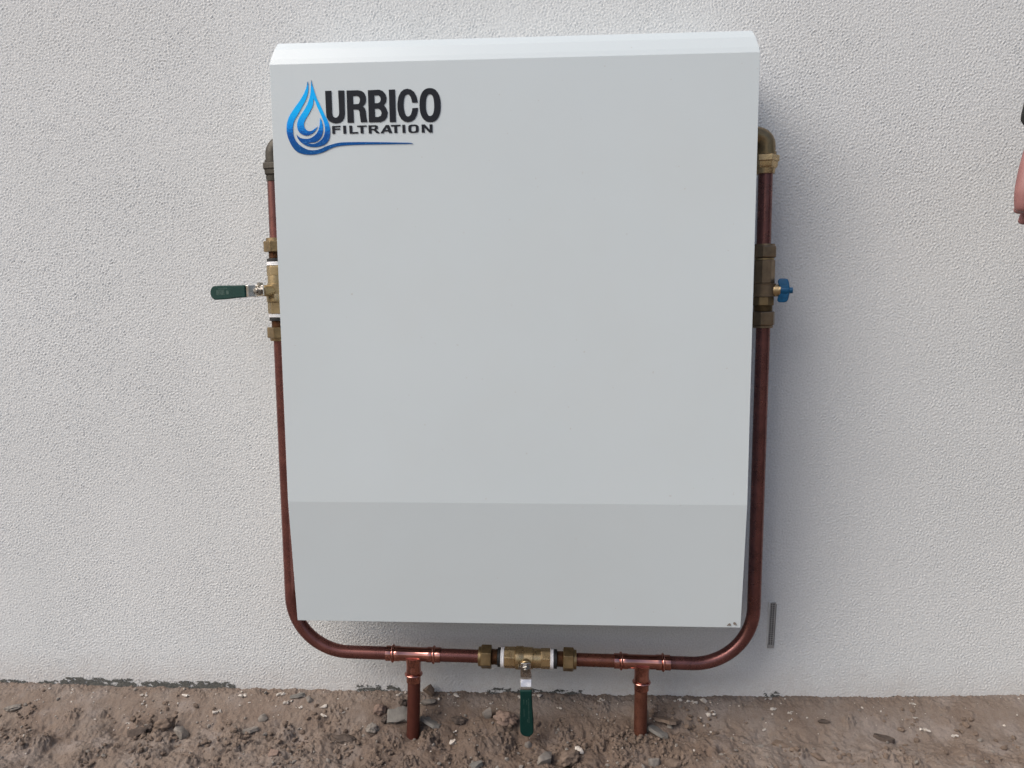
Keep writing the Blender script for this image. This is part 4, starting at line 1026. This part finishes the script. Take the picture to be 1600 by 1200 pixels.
finger('thumb', [(.804, -.312, 1.115), (.768, -.334, 1.082), (.7510, -.345, 1.036), (.7440, -.348, 1.002), (.7470, -.345, .970)], .0178, per)
# nail on the thumb
bm = bmesh.new(); bmesh.ops.create_uvsphere(bm, u_segments=12, v_segments=8, radius=1)
for v in bm.verts: v.co = Vector((.7495 + v.co.x * .0060, -.3580 + v.co.y * .0022, .985 + v.co.z * .0090))
obj('nail', bm, M['skin'], per, 180)
# clothes
def sleeve(name, pts, rad, mat, par): return skin_mesh(name, pts, [(i, i + 1) for i in range(len(pts) - 1)], rad, mat, par, 2)
V, E, Rr = [], [], []
p = chain(None, [(W(0, 0, .77), (.182, .138))])
c2 = chain(p, [(W(0, 0, .99), (.176, .134)), (W(0, 0, 1.22), (.186, .142)), (W(0, .005, 1.40), (.150, .112))])
chain(c2, [(W(0, .004, 1.455), .078)])
a_ = chain(c2, [(W(.175, 0, 1.39), .082), (W(.23, .01, 1.22), .066), (W(.256, .02, 1.09), .058), (W(.256, -.01, .96), .050), (W(.25, -.026, .885), .046)])
a_ = chain(c2, [(W(-.175, 0, 1.39), .082), ((1.14, -.44, 1.34), .068), ((1.03, -.40, 1.287), .060), (mid_, .052), ((.824, -.322, 1.160), .084), ((.818, -.322, 1.122), .064), ((.811, -.320, 1.090), .073)])
skin_mesh('jacket', V, E, Rr, M['jacket'], per)
for s in (1, -1):
    sleeve('trouser_leg', [W(.078 * s, 0, .98), W(.088 * s, 0, .86), W(.100 * s, -.005, .68), W(.107 * s, -.01, .50), W(.112 * s, .01, .28), W(.112 * s, .02, .085)],
           [(.098, .112), (.100, .112), (.090, .098), (.076, .080), (.072, .074), (.066, .070)], M['trousers'], per)
for s in (1, -1):
    sleeve('boot', [W(.112 * s, .03, .10), W(.112 * s, .025, .045), W(.116 * s, -.05, .042), W(.122 * s, -.16, .036)], [(.050, .050), (.052, .044), (.054, .042), (.050, .036)], M['boots'], per)
# head details
hc = Vector(W(0, -.02, 1.63))
bm = bmesh.new(); bmesh.ops.create_uvsphere(bm, u_segments=32, v_segments=20, radius=1)
for v in bm.verts:
    n_ = 1 + .04 * mnoise.noise(v.co * 6)
    v.co = Vector((v.co.x * .086 * n_, v.co.y * .100 * n_ + .020, v.co.z * .092 * n_ + .050))
for v in [v for v in bm.verts if v.co.z < .035 and v.co.y < .0]: bm.verts.remove(v)
bm.verts.ensure_lookup_table()
for v in bm.verts: v.co += hc
obj('hair', bm, M['hair'], per, 180)
for s in (1, -1):
    bm = bmesh.new(); bmesh.ops.create_uvsphere(bm, u_segments=14, v_segments=10, radius=.0115)
    for v in bm.verts: v.co += hc + Vector((.030 * s, -.072, .008))
    obj('eye', bm, M['eye'], per, 180)
    bm = bmesh.new(); bmesh.ops.create_uvsphere(bm, u_segments=14, v_segments=10, radius=1)
    for v in bm.verts: v.co = hc + Vector((.084 * s + v.co.x * .010, .004 + v.co.y * .018, -.012 + v.co.z * .032))
    obj('ear', bm, M['skin'], per, 180)
bm = bmesh.new(); add_tube(bm, [hc + Vector(q) for q in ((0, -.084, .018), (0, -.096, -.006), (0, -.108, -.024), (0, -.094, -.032))], [.007, .009, .014, .008], 12)
obj('nose', bm, M['skin'], per, 180)
bm = bmesh.new(); bmesh.ops.create_uvsphere(bm, u_segments=14, v_segments=8, radius=1)
for v in bm.verts: v.co = hc + Vector((v.co.x * .023, -.089 + v.co.y * .008, -.056 + v.co.z * .008))
obj('mouth', bm, M['lips'], per, 180)
bpy.context.view_layer.update()
